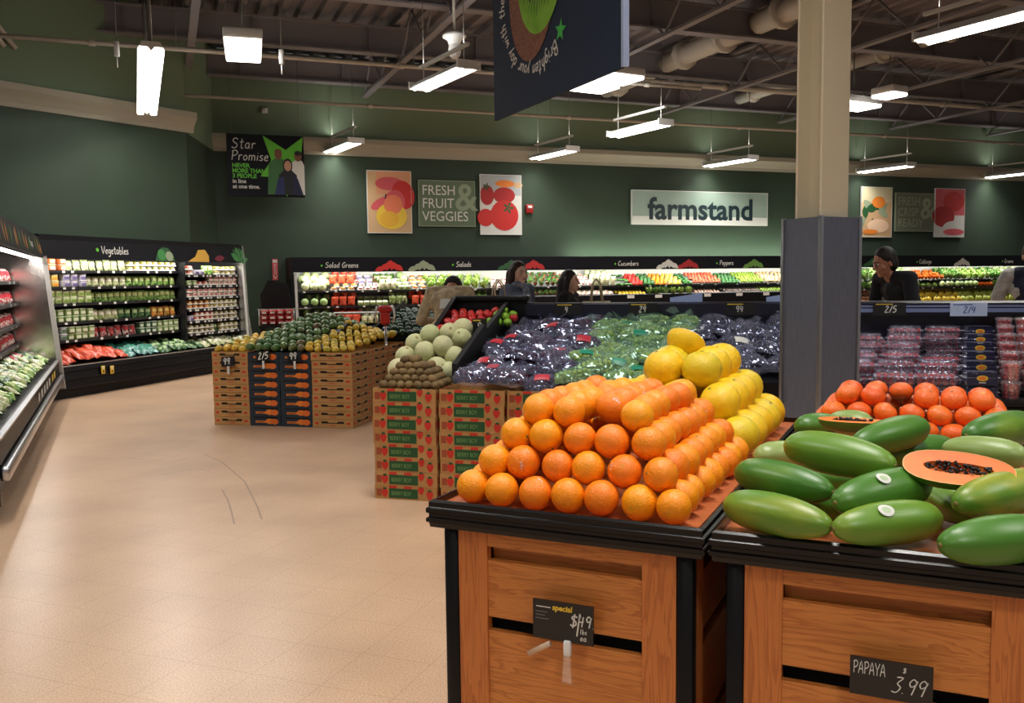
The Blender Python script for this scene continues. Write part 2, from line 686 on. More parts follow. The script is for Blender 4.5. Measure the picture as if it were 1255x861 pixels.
g = MB()
g.box(-22, 34, -10, 34, -0.1, 0.0, floor_mat())
m_scuff = mat('floor_scuff', (150, 122, 100), .4)
for pts in ([(272, 600), (279, 612), (284, 628), (288, 646)], [(250, 556), (272, 566), (300, 590), (316, 622), (322, 640)], [(196, 582), (240, 574), (262, 578)], [(150, 560), (210, 566), (236, 560)]):
    P = [at(px, py, 0.0) for px, py in pts]
    P = [P[0].lerp(P[0], 0)] + P[1:]
    L_ = []
    for i in range(len(P) - 1):
        for q in range(5):
            L_.append(P[i].lerp(P[i + 1], q / 5))
    vs = [(p.x - .006, p.y, .0008) for p in L_] + [(p.x + .006, p.y, .0008) for p in L_]
    n_ = len(L_)
    g.add(vs, [(i, i + 1, n_ + i + 1, n_ + i) for i in range(n_ - 1)], m_scuff)
struct(g, 'floor')


def wall(fr, u0, u1, name, zs=4.1, zt=6.12):
    w = MB()
    w.box(u0, u1, 0, 0.25, 0, zs, m_green)
    w.box(u0, u1, 0, 0.25, zs, zt, m_green2)
    o = struct(w, name)
    o.location, o.rotation_euler = fr.o, (0, 0, fr.a)
    return o


wall(WB, -1.5, 34, 'wall_back')
wall(WL, 0, 8 + 3.17, 'wall_left')
wall(WR, 0, 2.6, 'wall_return')


def trim(fr, u0, u1, name):
    w = MB()
    prof = [(0, 4.10), (-0.03, 4.10), (-0.04, 4.17), (-0.09, 4.26), (-0.15, 4.34), (-0.15, 4.44), (0, 4.44)]
    w.prism(prof, 'x', u0, u1, m_trim)
    o = struct(w, name)
    o.location, o.rotation_euler = fr.o, (0, 0, fr.a)


trim(WB, 0.0, 34, 'trim_1')
trim(WL, 0, 8 + 3.30, 'trim_2')

# roof deck with ribs running away from the back wall
g = MB()
prof = []
u = -14.0
while u < 32:
    prof += [(u, 6.20), (u + 0.14, 6.20), (u + 0.18, 6.12), (u + 0.30, 6.12), (u + 0.34, 6.20)]
    u += 0.34
n = len(prof)
g.add([(p, -26, z) for p, z in prof] + [(p, 0.3, z) for p, z in prof], [(i, i + 1, n + i + 1, n + i) for i in range(n - 1)], m_deck)
g.box(-14, 32, -26, 0.3, 6.21, 6.3, m_deck)
o = struct(g, 'ceiling')
o.location, o.rotation_euler = WB.o, (0, 0, WB.a)

# girders parallel to the back wall, open-web joists square to it
for k, v in enumerate((-0.35, -3.0, -6.0, -9.0)):
    g = MB()
    g.box(-6, 31, v - 0.11, v + 0.11, 5.50, 5.53, m_girder)
    g.box(-6, 31, v - 0.012, v + 0.012, 5.53, 5.95, m_girder)
    g.box(-6, 31, v - 0.11, v + 0.11, 5.95, 5.98, m_girder)
    for uu in range(-5, 31, 2):
        g.box(uu - 0.006, uu + 0.006, v - 0.1, v + 0.1, 5.53, 5.95, m_girder)
    o = struct(g, 'ceiling_girder')
    o.location, o.rotation_euler = WB.o, (0, 0, WB.a)
for k, u in enumerate((0.0, 3.53, 7.07, 10.6, 14.1, 17.7, 21.2)):
    g = MB()
    v0, v1 = -11.0, -0.1
    g.box(u - 0.06, u + 0.06, v0, v1, 5.30, 5.345, m_girder)
    g.box(u - 0.06, u + 0.06, v0, v1, 6.03, 6.08, m_girder)
    nn = 14
    for i in range(nn):
        a, b = v0 + (v1 - v0) * i / nn, v0 + (v1 - v0) * (i + 1) / nn
        za, zb = (5.33, 6.05) if i % 2 == 0 else (6.05, 5.33)
        g.tube([(u, a, za), (u, b, zb)], 0.022, m_girder, 6)
    o = struct(g, 'ceiling_joist')
    o.location, o.rotation_euler = WB.o, (0, 0, WB.a)


def pipe(name, label, cat, p0, p1, r, m, group=None, couplings=0):
    p0, p1 = Vector(p0), Vector(p1)
    w = MB()
    w.tube([p0, p1], r, m, 10)
    for i in range(couplings):
        q = p0.lerp(p1, (i + 0.5) / couplings)
        t = (p1 - p0).normalized() * 0.05
        w.tube([q - t, q + t], r * 1.45, m, 10)
    return tag(w.build(name), label, cat, group)


def wp(u, v, z):
    return WB.p(u, v, z)


m_hang = mat('grey_wire', (120, 118, 112), 0.5, 0.4)


def hangers(o, pts, top=6.1):
    for p in pts:
        w = MB()
        w.tube([p, (p[0], p[1], top)], 0.006, m_hang, 5)
        w.build('hanger_rod', o)


# long sprinkler pipes and conduits under the roof
def wall_pipe(pxa, pya, z, u0, u1, r, label, hang=True):
    d = ray(pxa, pya)
    t = (z - EYE) / d.z
    q = d * t
    uu, vv = WB.uv(q)
    o = pipe('sprinkler_pipe', label, 'pipe', wp(u0, vv, z), wp(u1, vv, z), r, m_pipe, None, 8)
    if hang:
        hangers(o, [wp(u0 + (u1 - u0) * (i + 0.5) / 5, vv, z) for i in range(5)])
    return vv


wall_pipe(110, 52, 5.0, -9.5, 9, 0.034, 'long pale pipe that runs behind the double tube lamp above the chillers')
wall_pipe(420, 128, 4.75, -3, 30, 0.03, 'thin pale pipe running close along the upper back wall')
wall_pipe(900, 108, 5.4, 6, 30, 0.05, 'thick pale pipe under the roof behind the square lamps')
for uu, rr_, nm in ((9.0, .19, 'wide'), (12.6, .13, 'slim')):
    for va, vb, wh in ((-8.8, -6.15, 'nearest the shop floor'), (-5.85, -3.15, 'in the middle bay'), (-2.85, -.5, 'nearest the back wall')):
        pipe('air_duct', '%s round beige air duct under the roof deck, %s' % (nm, wh), 'duct', wp(uu, va, 5.745), wp(uu, vb, 5.745), rr_, m_pipe, None, 2)
for i, lb in enumerate(('first', 'second', 'third')):
    a = WL.p(7.95 + 0.16 * i, -0.06, 4.95)
    b = WL.p(7.0 + 0.16 * i, -0.06, 6.1)
    pipe('wall_conduit', 'slanting pale conduit on the upper green wall, %s of three counted from the corner' % ORD[2 - i], 'conduit', a, b, 0.035, m_pipe)
for px, py, z in ((143, 60, 4.6), (345, 70, 4.6)):
    q = at(px, py, z)
    t_ = thing('sprinkler_drop', 'short white drop fitting hanging from a thin rod ' + ('beside the double tube lamp' if px < 200 else 'just beyond the big square lamp'), 'fitting', q)
    w = MB()
    w.rbox(-0.03, 0.03, -0.03, 0.03, -0.10, 0.10, m_white, 0.01)
    w.build('body', t_)
    w = MB()
    w.tube([(0, 0, 0.1), (0, 0, 1.55)], 0.008, m_hang, 6)
    w.build('rod', t_)
    w = MB()
    w.tube([(0, 0, -0.24), (0, 0, -0.1)], 0.008, m_white, 6)
    w.build('nozzle', t_)

# ---------------------------------------------------------------- lamps
m_tube = mat('lit_tube', (255, 250, 240), 0.4, emit=9.0)
m_lens = mat('lit_lens', (255, 250, 244), 0.4, emit=7.0)


def pendant(px, py, label, z=4.2, L=1.5, deg=-60.0, loc=None, power=None, top=6.1):
    q = Vector(loc) if loc else at(px, py, z)
    t = thing('tube_lamp', label, 'lamp', q, radians(deg), 'pendant tube lamps')
    w = MB()
    pr = [(-0.17, -0.045), (-0.165, -0.03), (-0.07, 0.05), (0.07, 0.05), (0.165, -0.03), (0.17, -0.045), (0.05, -0.02), (0.0, -0.05), (-0.05, -0.02)]
    w.prism(pr, 'x', -L / 2, L / 2, m_white)
    w.box(-L / 2 - 0.03, -L / 2, -0.17, 0.17, -0.06, 0.05, m_white)
    w.box(L / 2, L / 2 + 0.03, -0.17, 0.17, -0.06, 0.05, m_white)
    w.build('housing', t)
    for s in (-1, 1):
        w = MB()
        w.tube([(-L / 2, s * 0.09, -0.045), (L / 2, s * 0.09, -0.045)], 0.028, m_tube, 10)
        w.build('tube', t)
    w = MB()
    w.box(-L / 2, L / 2, -0.025, 0.025, 0.24, 0.28, m_white)
    w.build('rail', t)
    for s in (-1, 1):
        w = MB()
        w.tube([(s * L * 0.42, 0, 0.05), (s * L * 0.42, 0, 0.24)], 0.008, m_white, 6)
        w.build('hanger_rod', t)
        w = MB()
        w.tube([(s * L * 0.42, 0, 0.28), (s * L * 0.42, 0, top - q.z)], 0.006, m_hang, 5)
        w.build('cable', t)
    for s in (-1, 1):
        area('lamp_light', (0, s * 0.09, -0.078), L * 0.96, 0.07, (K_PENDANT * .8 if power is None else power) / 2, parent=t, spread=radians(125))
    area('lamp_uplight', (0, 0, 0.30), L * 0.96, 0.05, K_PENDANT * .15, direction=(0, 0, 1), parent=t, along=(1, 0, 0))
    return t


pendant(420, 178, 'small tube lamp hanging over the sign with the green star')
pendant(543, 93, 'tube lamp hanging under the white ceiling dome', z=4.25)
pendant(678, 187, 'tube lamp hanging above the tomato poster')
pendant(783, 157, 'tube lamp hanging just past the lower edge of the kiwi banner')
pendant(894, 197, 'tube lamp hanging above the farmstand sign')
pendant(1085, 205, 'tube lamp hanging beside the post above the salad poster')
pendant(1243, 212, 'tube lamp cut by the picture edge above the apple poster')
pendant(0, 0, 'large near tube lamp in the upper corner with a pale rounded end', loc=at(1128, 47, 4.2) + Vector((0.62, -1.07, 0)), L=2.4)
# lamps of the same row over the near stands, above the picture
for lx, ly in ((-0.4, 5.6), (2.8, 5.2), (-3.6, 6.4), (0.6, 2.0), (3.6, 1.2), (-2.2, 2.4), (0.9, -1.2), (-2.4, -1.6), (6.2, 6.5)):
    pendant(0, 0, 'tube lamp over the near stands, above the picture', loc=(lx, ly, 4.2), power=K_PENDANT * (1.2 if ly < 0 else .95))


def run_lamp():
    a, b = at(185, 57, 4.2), at(180, 137, 4.2)
    L = (b - a).length
    d = (b - a).normalized()
    t = thing('tube_lamp', 'long double row of lit tubes pointing away above the near chiller', 'lamp', (a + b) / 2, math.atan2(d.y, d.x))
    w = MB()
    w.prism([(-0.13, 0.0), (-0.1, 0.06), (0.1, 0.06), (0.13, 0.0), (0.04, 0.0), (0, -0.045), (-0.04, 0.0)], 'x', -L / 2, L / 2, m_white)
    w.build('housing', t)
    for i in range(3):
        for s in (-1, 1):
            w = MB()
            w.rbox(-L / 2 + L * i / 3 + 0.04, -L / 2 + L * (i + 1) / 3 - 0.04, s * 0.095 - 0.05, s * 0.095 + 0.05, -0.06, 0.0, m_tube, 0.02)
            w.build('tube', t)
    for s in (-0.47, -0.35, 0.1, 0.45):
        w = MB()
        w.tube([(s * L, 0, 0.06), (s * L, 0, 1.9)], 0.02 if s < -0.3 else 0.008, m_hang, 6)
        w.build('hanger_rod', t)
    w = MB()
    w.rbox(-L / 2 + 0.1, -L / 2 + 0.4, -0.05, 0.12, 0.72, 0.92, m_white, 0.02)
    w.build('junction_box', t)
    for s in (-1, 1):
        area('lamp_light', (0, s * 0.095, -0.066), L * 0.98, 0.085, K_PENDANT * 1.0, parent=t)


run_lamp()


def box_lamp(px, py, z, sx, sy, deg, label, power=K_BOX):
    q = at(px, py, z)
    t = thing('box_lamp', label, 'lamp', q, radians(deg))
    w = MB()
    w.rbox(-sx / 2, sx / 2, -sy / 2, sy / 2, 0.0, 0.14, m_white, 0.03)
    w.build('housing', t)
    w = MB()
    w.rbox(-sx / 2 * 0.96, sx / 2 * 0.96, -sy / 2 * 0.94, sy / 2 * 0.94, -0.05, 0.02, m_lens, 0.02)
    w.build('lens', t)
    w = MB()
    w.tube([(0, 0, 0.14), (0, 0, 6.1 - z)], 0.012, m_hang, 6)
    w.build('hanger_rod', t)
    area('lamp_light', (0, 0, -0.06), sx * 0.9, sy * 0.9, power, parent=t)


box_lamp(298, 60, 4.75, 1.25, 0.52, 106, 'big glowing square lamp hanging beside the double tube lamp')
box_lamp(752, 95, 4.8, 0.6, 0.9, -60, 'glowing box lamp touching the lower corner of the kiwi banner')
box_lamp(724, 106, 4.8, 0.6, 0.9, -60, 'glowing box lamp half behind the lower edge of the kiwi banner')
box_lamp(1046, 129, 4.8, 0.6, 1.0, -60, 'glowing box lamp half behind the steel-clad post')
box_lamp(1090, 116, 4.85, 0.5, 0.45, -60, 'small box lamp seen beyond the steel-clad post, with a pale end')

# white ceiling dome (camera housing)
t = thing('dome_camera', 'white round dome camera hanging above a tube lamp', 'camera', at(557, 55, 4.75))
w = MB()
w.lathe([(0.0, 0.16), (0.14, 0.16), (0.165, 0.13), (0.165, 0.10), (0.10, 0.06), (0.08, 0.0), (0.0, 0.0)], m_white, 24)
w.build('flange', t)
w = MB()
w.lathe([(0.075, 0.02), (0.085, -0.05), (0.09, -0.09), (0.075, -0.15), (0.04, -0.185), (0, -0.19)], m_white, 20, cap=False)
w.build('dome', t)
w = MB()
w.tube([(0, 0, 0.16), (0, 0, 1.65)], 0.02, m_pipe, 8)
w.build('stem', t)
# ---------------------------------------------------------------- wall posters and signs
m_ink_w = mat('white_print', (214, 214, 208), 0.65)
m_ink_g = mat('green_print', (96, 190, 50), 0.6)
m_ink_dg = mat('dark_green_print', (34, 84, 44), 0.6)
m_ink_r = mat('red_print', (196, 36, 30), 0.6)
m_ink_pk = mat('pink_print', (206, 84, 92), 0.6)
m_ink_o = mat('orange_print', (228, 130, 44), 0.6)
m_ink_y = mat('yellow_print', (226, 190, 60), 0.6)
m_ink_k = mat('black_print', (20, 22, 26), 0.5)
m_ink_tan = mat('tan_print', (200, 164, 122), 0.65)
m_ink_olive = mat('olive_print', (92, 110, 84), 0.6)
m_ink_olive2 = mat('pale_olive_print', (142, 156, 128), 0.6)
m_ink_sk = mat('brown_print', (120, 78, 56), 0.6)
m_ink_bl = mat('blue_print', (34, 48, 96), 0.6)
m_ink_br = mat('kiwi_skin_print', (146, 102, 82), 0.7, c2=(120, 78, 60), scale=60)
m_signnavy = mat('navy_sign_board', (44, 54, 74), 0.55)
m_signdark = mat('dark_sign_board', (11, 12, 20), 0.55, spec=0.2)


def board(name, label, cat, fr, v, px0, py0, px1, py1, m, th=0.04, group=None, edge=None):
    """a board on a frame line, its picture rectangle given by two sight lines; returns (thing, w, h)"""
    u0, z1 = hit(fr, v, px0, py0)
    u1, z0 = hit(fr, v, px1, py1)
    q = fr.p(u0, v, z0)
    t = thing(name, label, cat, q, fr.a, group)
    w, h = u1 - u0, z1 - z0
    b = MB()
    b.box(0, w, 0, th, 0, h, m)
    if edge:
        b.box(-0.015, 0, -0.004, th, -0.015, h + 0.015, edge)
        b.box(w, w + 0.015, -0.004, th, -0.015, h + 0.015, edge)
        b.box(0, w, -0.004, th, -0.015, 0, edge)
        b.box(0, w, -0.004, th, h, h + 0.015, edge)
    b.build('panel', t)
    return t, w, h


def leaf_pts(x, z, l, wd, a, n=7):
    P = []
    for i in range(n + 1):
        s = i / n
        P.append((s * l, wd * sin(pi * s)))
    for i in range(n - 1, 0, -1):
        s = i / n
        P.append((s * l, -wd * sin(pi * s)))
    return [(x + p * cos(a) - q * sin(a), z + p * sin(a) + q * cos(a)) for p, q in P]


def star_pts(x, z, r, r2=0.42, rot=0.0, n=5):
    return [(x + (r if i % 2 == 0 else r * r2) * sin(rot + pi * i / n), z + (r if i % 2 == 0 else r * r2) * cos(rot + pi * i / n)) for i in range(2 * n)]


def star(mb, x, z, r, y, m, rot=0.0, r2=0.42):
    P = star_pts(x, z, r, r2, rot)
    vs = [(p[0], y, p[1]) for p in P] + [(x, y, z)]
    mb.add(vs, [(i, (i + 1) % 10, 10) for i in range(10)], m)


# pears and peaches poster
t, w, h = board('poster', 'tall poster of a yellow and pink pear on the green wall', 'poster', WB, -0.07, 450, 209, 504.5, 285, m_ink_tan, edge=m_ink_w)
p = MB()
p.rect(0, w, h * .62, h, -.001, mat('poster_peach', (212, 150, 110), .6))
p.rect(0, w * .2, h * .0, h, -.002, m_ink_tan)
p.disc(w * .5, h * .80, w * .33, h * .11, -.003, m_ink_pk)
p.disc(w * .82, h * .62, w * .26, h * .24, -.004, m_ink_r, rot=.3)
p.disc(w * .30, h * .48, w * .26, h * .08, -.005, m_ink_pk, rot=.5)
p.disc(w * .62, h * .50, w * .24, h * .20, -.006, m_ink_pk)
p.disc(w * .54, h * .27, w * .36, h * .22, -.007, m_ink_y)
p.disc(w * .58, h * .46, w * .22, h * .16, -.008, mat('poster_salmon', (222, 120, 84), .6), rot=-.2)
p.disc(w * .48, h * .22, w * .22, h * .13, -.009, mat('poster_gold', (222, 170, 50), .6))
p.flat([(w * .38, h * .55), (w * .41, h * .55), (w * .43, h * .63), (w * .40, h * .63)], -.010, m_ink_k)
p.build('print', t)
# lettering board
t, w, h = board('slogan_board', 'grey-green board reading fresh fruit and veggies between two posters', 'sign', WB, -0.06, 513, 221, 582, 277, m_ink_olive, edge=m_ink_olive2)
p = MB()
text_mesh(p, '&', h * .86, m_ink_olive2, w * .64, h * .36, -.002, bold=.012)
for i, s in enumerate(('FRESH', 'FRUIT', 'VEGGIES')):
    text_mesh(p, s, h * .31, m_ink_w, w * .05, h * (.69 - .29 * i), -.004, width=.93)
p.build('lettering', t)
# tomato poster
t, w, h = board('poster', 'tall poster of red tomatoes with green stems on white', 'poster', WB, -0.07, 588.5, 214, 639, 287, m_ink_w, edge=m_ink_w)
p = MB()
m_sh = mat('poster_grey', (170, 176, 178), .6)
p.rect(0, w, h * .66, h, -.001, m_sh)
p.disc(w * .60, h * .86, w * .24, h * .06, -.002, m_ink_o)
p.disc(w * .92, h * .84, w * .12, h * .05, -.002, m_ink_tan)
m_tr = mat('poster_deep_red', (168, 28, 28), .6)
p.disc(w * .16, h * .66, w * .17, h * .17, -.003, m_tr)
p.disc(w * .58, h * .66, w * .27, h * .14, -.004, m_tr)
p.disc(w * .12, h * .28, w * .20, h * .15, -.005, m_ink_r)
p.disc(w * .58, h * .32, w * .35, h * .26, -.006, m_ink_r)
for i in range(5):
    p.flat(leaf_pts(w * .68, h * .45, w * .15, h * .02, i * 1.25), -.008, m_ink_dg)
    p.flat(leaf_pts(w * .14, h * .80, w * .10, h * .015, i * 1.25), -.007, m_ink_dg)
p.build('print', t)
# farmstand sign
t, w, h = board('shop_sign', 'long pale sign reading farmstand on the green wall', 'sign', WB, -0.10, 775, 233, 940, 276, mat('farmstand_board', (150, 170, 158), .4), th=.06, edge=m_ink_w)
p = MB()
p.rect(0, w, 0, h * .24, -.004, m_ink_w)
text_mesh(p, 'farmstand', h * .92, mat('farmstand_ink', (24, 44, 50), .5), w * .5, h * .16, -.006, align='CENTER', bold=.018, width=1.04)
p.build('lettering', t)
# right group
t, w, h = board('poster', 'tall poster of salad with an orange tomato beside the post', 'poster', WB, -0.07, 1056.5, 229, 1092, 290, m_ink_tan, edge=m_ink_w)
p = MB()
p.rect(0, w, h * .7, h, -.001, mat('poster_pale', (206, 196, 160), .6))
for i in range(9):
    p.flat(leaf_pts(w * (.35 + .25 * sin(i * 2.1)), h * (.48 + .14 * cos(i * 1.7)), w * .4, h * .08, i * .8), -.002 - .0005 * i, m_ink_olive2 if i % 2 else m_ink_dg)
p.disc(w * .56, h * .70, w * .22, h * .12, -.009, m_ink_o)
p.disc(w * .55, h * .22, w * .36, h * .14, -.010, mat('poster_shell', (232, 196, 164), .6))
p.disc(w * .30, h * .10, w * .25, h * .05, -.011, m_ink_o)
p.build('print', t)
t, w, h = board('slogan_board', 'grey-green board reading fresh crisp and ready between two posters', 'sign', WB, -0.06, 1098.5, 236.5, 1142.5, 283, mat('grey_olive_board', (104, 108, 88), .6), edge=m_ink_olive2)
p = MB()
text_mesh(p, '&', h * .8, m_ink_olive2, w * .66, h * .34, -.002, bold=.012)
for i, s in enumerate(('FRESH', 'CRISP', 'READY')):
    text_mesh(p, s, h * .31, m_ink_olive2, w * .05, h * (.69 - .29 * i), -.004, width=.92)
p.build('lettering', t)
t, w, h = board('poster', 'tall poster of red apples with a white bitten slice', 'poster', WB, -0.07, 1147, 231, 1181, 290, m_ink_w, edge=m_ink_w)
p = MB()
p.rect(0, w, h * .45, h, -.001, m_ink_pk)
p.disc(w * .62, h * .74, w * .36, h * .21, -.002, m_ink_r)
p.disc(w * .28, h * .42, w * .38, h * .22, -.003, m_tr)
p.disc(w * .62, h * .18, w * .36, h * .15, -.004, m_ink_w)
p.disc(w * .64, h * .10, w * .36, h * .07, -.005, m_ink_pk)
p.build('print', t)
# fire alarm
u, z = hit(WB, 0, 648, 256)
t = thing('fire_alarm', 'small red fire alarm on the wall beside the tomato poster', 'alarm', WB.p(u, -0.05, z), WB.a)
w = MB()
w.rbox(-.09, .09, -.03, .05, -.1, .1, mat('alarm_red', (150, 24, 26), .4), .02)
w.build('housing', t)
w = MB()
w.rbox(-.05, .05, -.045, -.028, .01, .07, m_ink_w, .01)
w.build('strobe', t)
# little white box on the upper wall
u, z = hit(WB, 0, 324, 136)
t = thing('wall_sensor', 'tiny white box high on the upper green wall', 'sensor', WB.p(u, -0.05, z), WB.a)
w = MB()
w.rbox(-.06, .06, -.03, .05, -.05, .05, m_white, .015)
w.build('housing', t)
# red vertical sign
t, w, h = board('arrow_sign', 'narrow red and white arrow sign on the wall between the chillers', 'sign', WR, -0.03, 333.5, 317, 341, 343, m_ink_pk, th=.02) if False else board('arrow_sign', 'narrow red and white arrow sign on the wall between the two chillers', 'sign', WB, -0.03, 333.5, 317, 341, 343, m_ink_pk, th=.02)
p = MB()
p.flat([(w * .5, 0.02), (w * .9, h * .22), (w * .66, h * .22), (w * .66, h * .74), (w * .34, h * .74), (w * .34, h * .22), (w * .1, h * .22)], -.002, m_ink_w)
p.flat([(w * .5, 0.06), (w * .74, h * .2), (w * .58, h * .26), (w * .58, h * .7), (w * .42, h * .7), (w * .42, h * .26), (w * .26, h * .2)], -.004, m_ink_r)
p.rect(w * .1, w * .9, h * .82, h * .95, -.002, m_ink_w)
p.build('print', t)

# ---------------------------------------------------------------- hanging banners
t, w, h = board('hanging_sign', 'navy hanging sign with a green star, three people and a promise in white chalk letters', 'sign', WB, -1.1, 277, 163, 374, 242, m_signdark, th=.03)
p = MB()
cx, cz = w * .74, h * .60
SP = [(min(max(q[0], w * .42), w - .01), max(.01, min(q[1], h - .01))) for q in star_pts(w * .76, h * .52, h * .62, .40, pi / 5)]
p.add([(q[0], -.002, q[1]) for q in SP] + [(w * .76, -.002, h * .52)], [(i, (i + 1) % 10, 10) for i in range(10)], m_ink_g)
m_shirt = mat('print_green_shirt', (60, 110, 60), .6)
for i, (x, zz, s, sh, sk, hr) in enumerate(((.66, .62, 1.0, m_shirt, m_ink_sk, m_ink_sk), (.92, .60, .92, m_ink_w, m_ink_sk, m_ink_k), (.78, .44, .9, m_ink_k, mat('print_skin', (196, 150, 120), .6), m_ink_k))):
    x, zz = x * w, zz * h
    y = -.004 - .004 * i
    b0 = h * .04
    p.flat([(max(x - .15 * s * w, 0), b0), (min(x + .15 * s * w, w), b0), (min(x + .13 * s * w, w), zz - .08 * h), (x + .05 * w, zz), (x - .05 * w, zz), (x - .13 * s * w, zz - .08 * h)], y, sh)
    if i == 2:
        p.flat([(x - .18 * w, b0), (x - .05 * w, b0), (x - .06 * w, zz - .1 * h), (x - .13 * w, zz - .14 * h)], y - .001, m_ink_bl)
        p.flat([(x + .06 * w, b0), (x + .2 * w, b0), (x + .13 * w, zz - .14 * h), (x + .07 * w, zz - .06 * h)], y - .001, mat('print_navy', (22, 26, 60), .6))
        p.disc(x, zz + .07 * h, .062 * w, .12 * h, y - .0015, hr)
    p.disc(x, zz + .07 * h, .048 * w, .085 * h, y - .002, sk)
    if i != 2:
        p.disc(x, zz + .12 * h, .046 * w, .04 * h, y - .003, hr)
p.build('photo_print', t)
p = MB()
chalk(p, 'Star', w * .06, h * .77, h * .16, m_ink_w, -.002)
chalk(p, 'Promise', w * .05, h * .58, h * .155, m_ink_w, -.002, space=.1)
for i, s in enumerate(('NEVER', 'MORE THAN', '3 PEOPLE')):
    text_mesh(p, s, h * .092, m_ink_g, w * .06, h * (.465 - .083 * i), -.002, bold=.004)
for i, s in enumerate(('in line', 'at one time.')):
    text_mesh(p, s, h * .088, m_ink_w, w * .06, h * (.215 - .085 * i), -.002, bold=.003)
p.build('lettering', t)
for x in (.06, .94):
    c = MB()
    c.tube([(w * x, .01, h), (w * x, .01, 6.1 - t.location.z)], .006, m_hang, 5)
    c.build('cable', t)

# kiwi banner, close to the camera
bl, br_ = atd(606, 148, 4.6), None
dr = ray(763.5, 82)
tt = (bl.z - EYE) / dr.z
br_ = Vector((dr.x * tt, dr.y * tt, bl.z))
bd = (br_ - bl)
bw = bd.length
t = thing('hanging_banner', 'large navy hanging banner with half a kiwi and a ring of white chalk writing', 'banner', bl, math.atan2(bd.y, bd.x))
bh = 1.25
p = MB()
p.box(0, bw, 0, .015, 0, bh, mat('banner_vinyl', (30, 42, 64), .6, spec=.25))
p.build('panel', t)
p = MB()
p.box(bw - .004, bw + .012, -.006, .02, 0, bh, mat('pale_edge', (150, 164, 196), .4))
p.build('edge_strip', t)
p = MB()
kc = (.50, .58)
p.disc(kc[0] - .045, kc[1] - .02, .25, .36, -.002, m_ink_br, 40, rot=-.10)
m_kg = mat('kiwi_green_print', (112, 176, 34), .6, c2=(140, 196, 60), scale=9)
p.disc(kc[0] + .04, kc[1] + .03, .24, .31, -.004, m_kg, 40, rot=-.06)
for i in range(44):
    a = 2 * pi * i / 44
    r0, r1 = .10, .15 + .05 * rng.random()
    x, z = kc[0] + .04 + cos(a) * r0, kc[1] + .05 + sin(a) * r0 * 1.3
    p.flat(leaf_pts(x, z, r1 - .05, .004, a, 4), -.006, m_ink_dg)
for i in range(60):
    a, r = rng.random() * 2 * pi, .10 + .06 * rng.random()
    p.disc(kc[0] + .04 + r * cos(a), kc[1] + .05 + r * 1.3 * sin(a), .006, .009, -.008, m_ink_k, 8)
p.disc(kc[0] + .04, kc[1] + .05, .07, .10, -.007, mat('kiwi_core_print', (200, 216, 150), .6), 24)
star(p, .735, .262, .052, -.003, mat('star_green_print', (60, 180, 70), .6), rot=.2)
p.build('kiwi_print', t)
p = MB()
R0, C0 = .365, (.49, .52)


def arcf(v):
    th = radians(-52) - v[0] / R0
    r = R0 + v[2]
    return (C0[0] + r * cos(th), v[1], C0[1] + r * sin(th))


chalk(p, 'Brighten your day with the tropical flavors', 0.02, -.02, .062, m_ink_w, -.003, wd=.13, space=.10, arc=arcf)
p.build('chalk_writing', t)
for x in (.08, bw - .08):
    c = MB()
    c.tube([(x, .007, bh), (x, .007, 6.1 - bl.z)], .005, m_hang, 5)
    c.build('cable', t)

# ---------------------------------------------------------------- steel-clad post
q = at(1006.5, 268, 1.745)
q = Vector((q.x, q.y, 0)) * (4.02 / q.y)
t = tag(thing('support_post', 'beige steel roof post clad in brushed metal to shoulder height', 'post', q, radians(26)), kind='thing')
p = MB()
m_post = mat('beige_post_paint', (204, 194, 168), 0.5)
H0 = 6.1
p.box(-.078, .078, -.078, -.066, 0, H0, m_post)
p.box(-.078, .078, .066, .078, 0, H0, m_post)
p.box(-.006, .006, -.066, .066, 0, H0, m_post)
p.build('beam', t)
p = MB()
m_clad = mat('brushed_cladding', (126, 132, 148), 0.36, 0.6, c2=(108, 114, 130), scale=6, stretch=(60, 60, 2), bump=0.04, bscale=30)
a = .113
p.prism([(-a, -a), (a, -a), (a, a), (-a, a)], 'z', 0, 1.745, m_clad)
p.build('cladding', t)
p = MB()
for sx, sy in ((-a, -a), (a, -a), (-a, a)):
    p.box(sx - .008, sx + .008, sy - .008, sy + .008, 0.01, 1.75, m_chrome)
p.build('corner_trim', t)
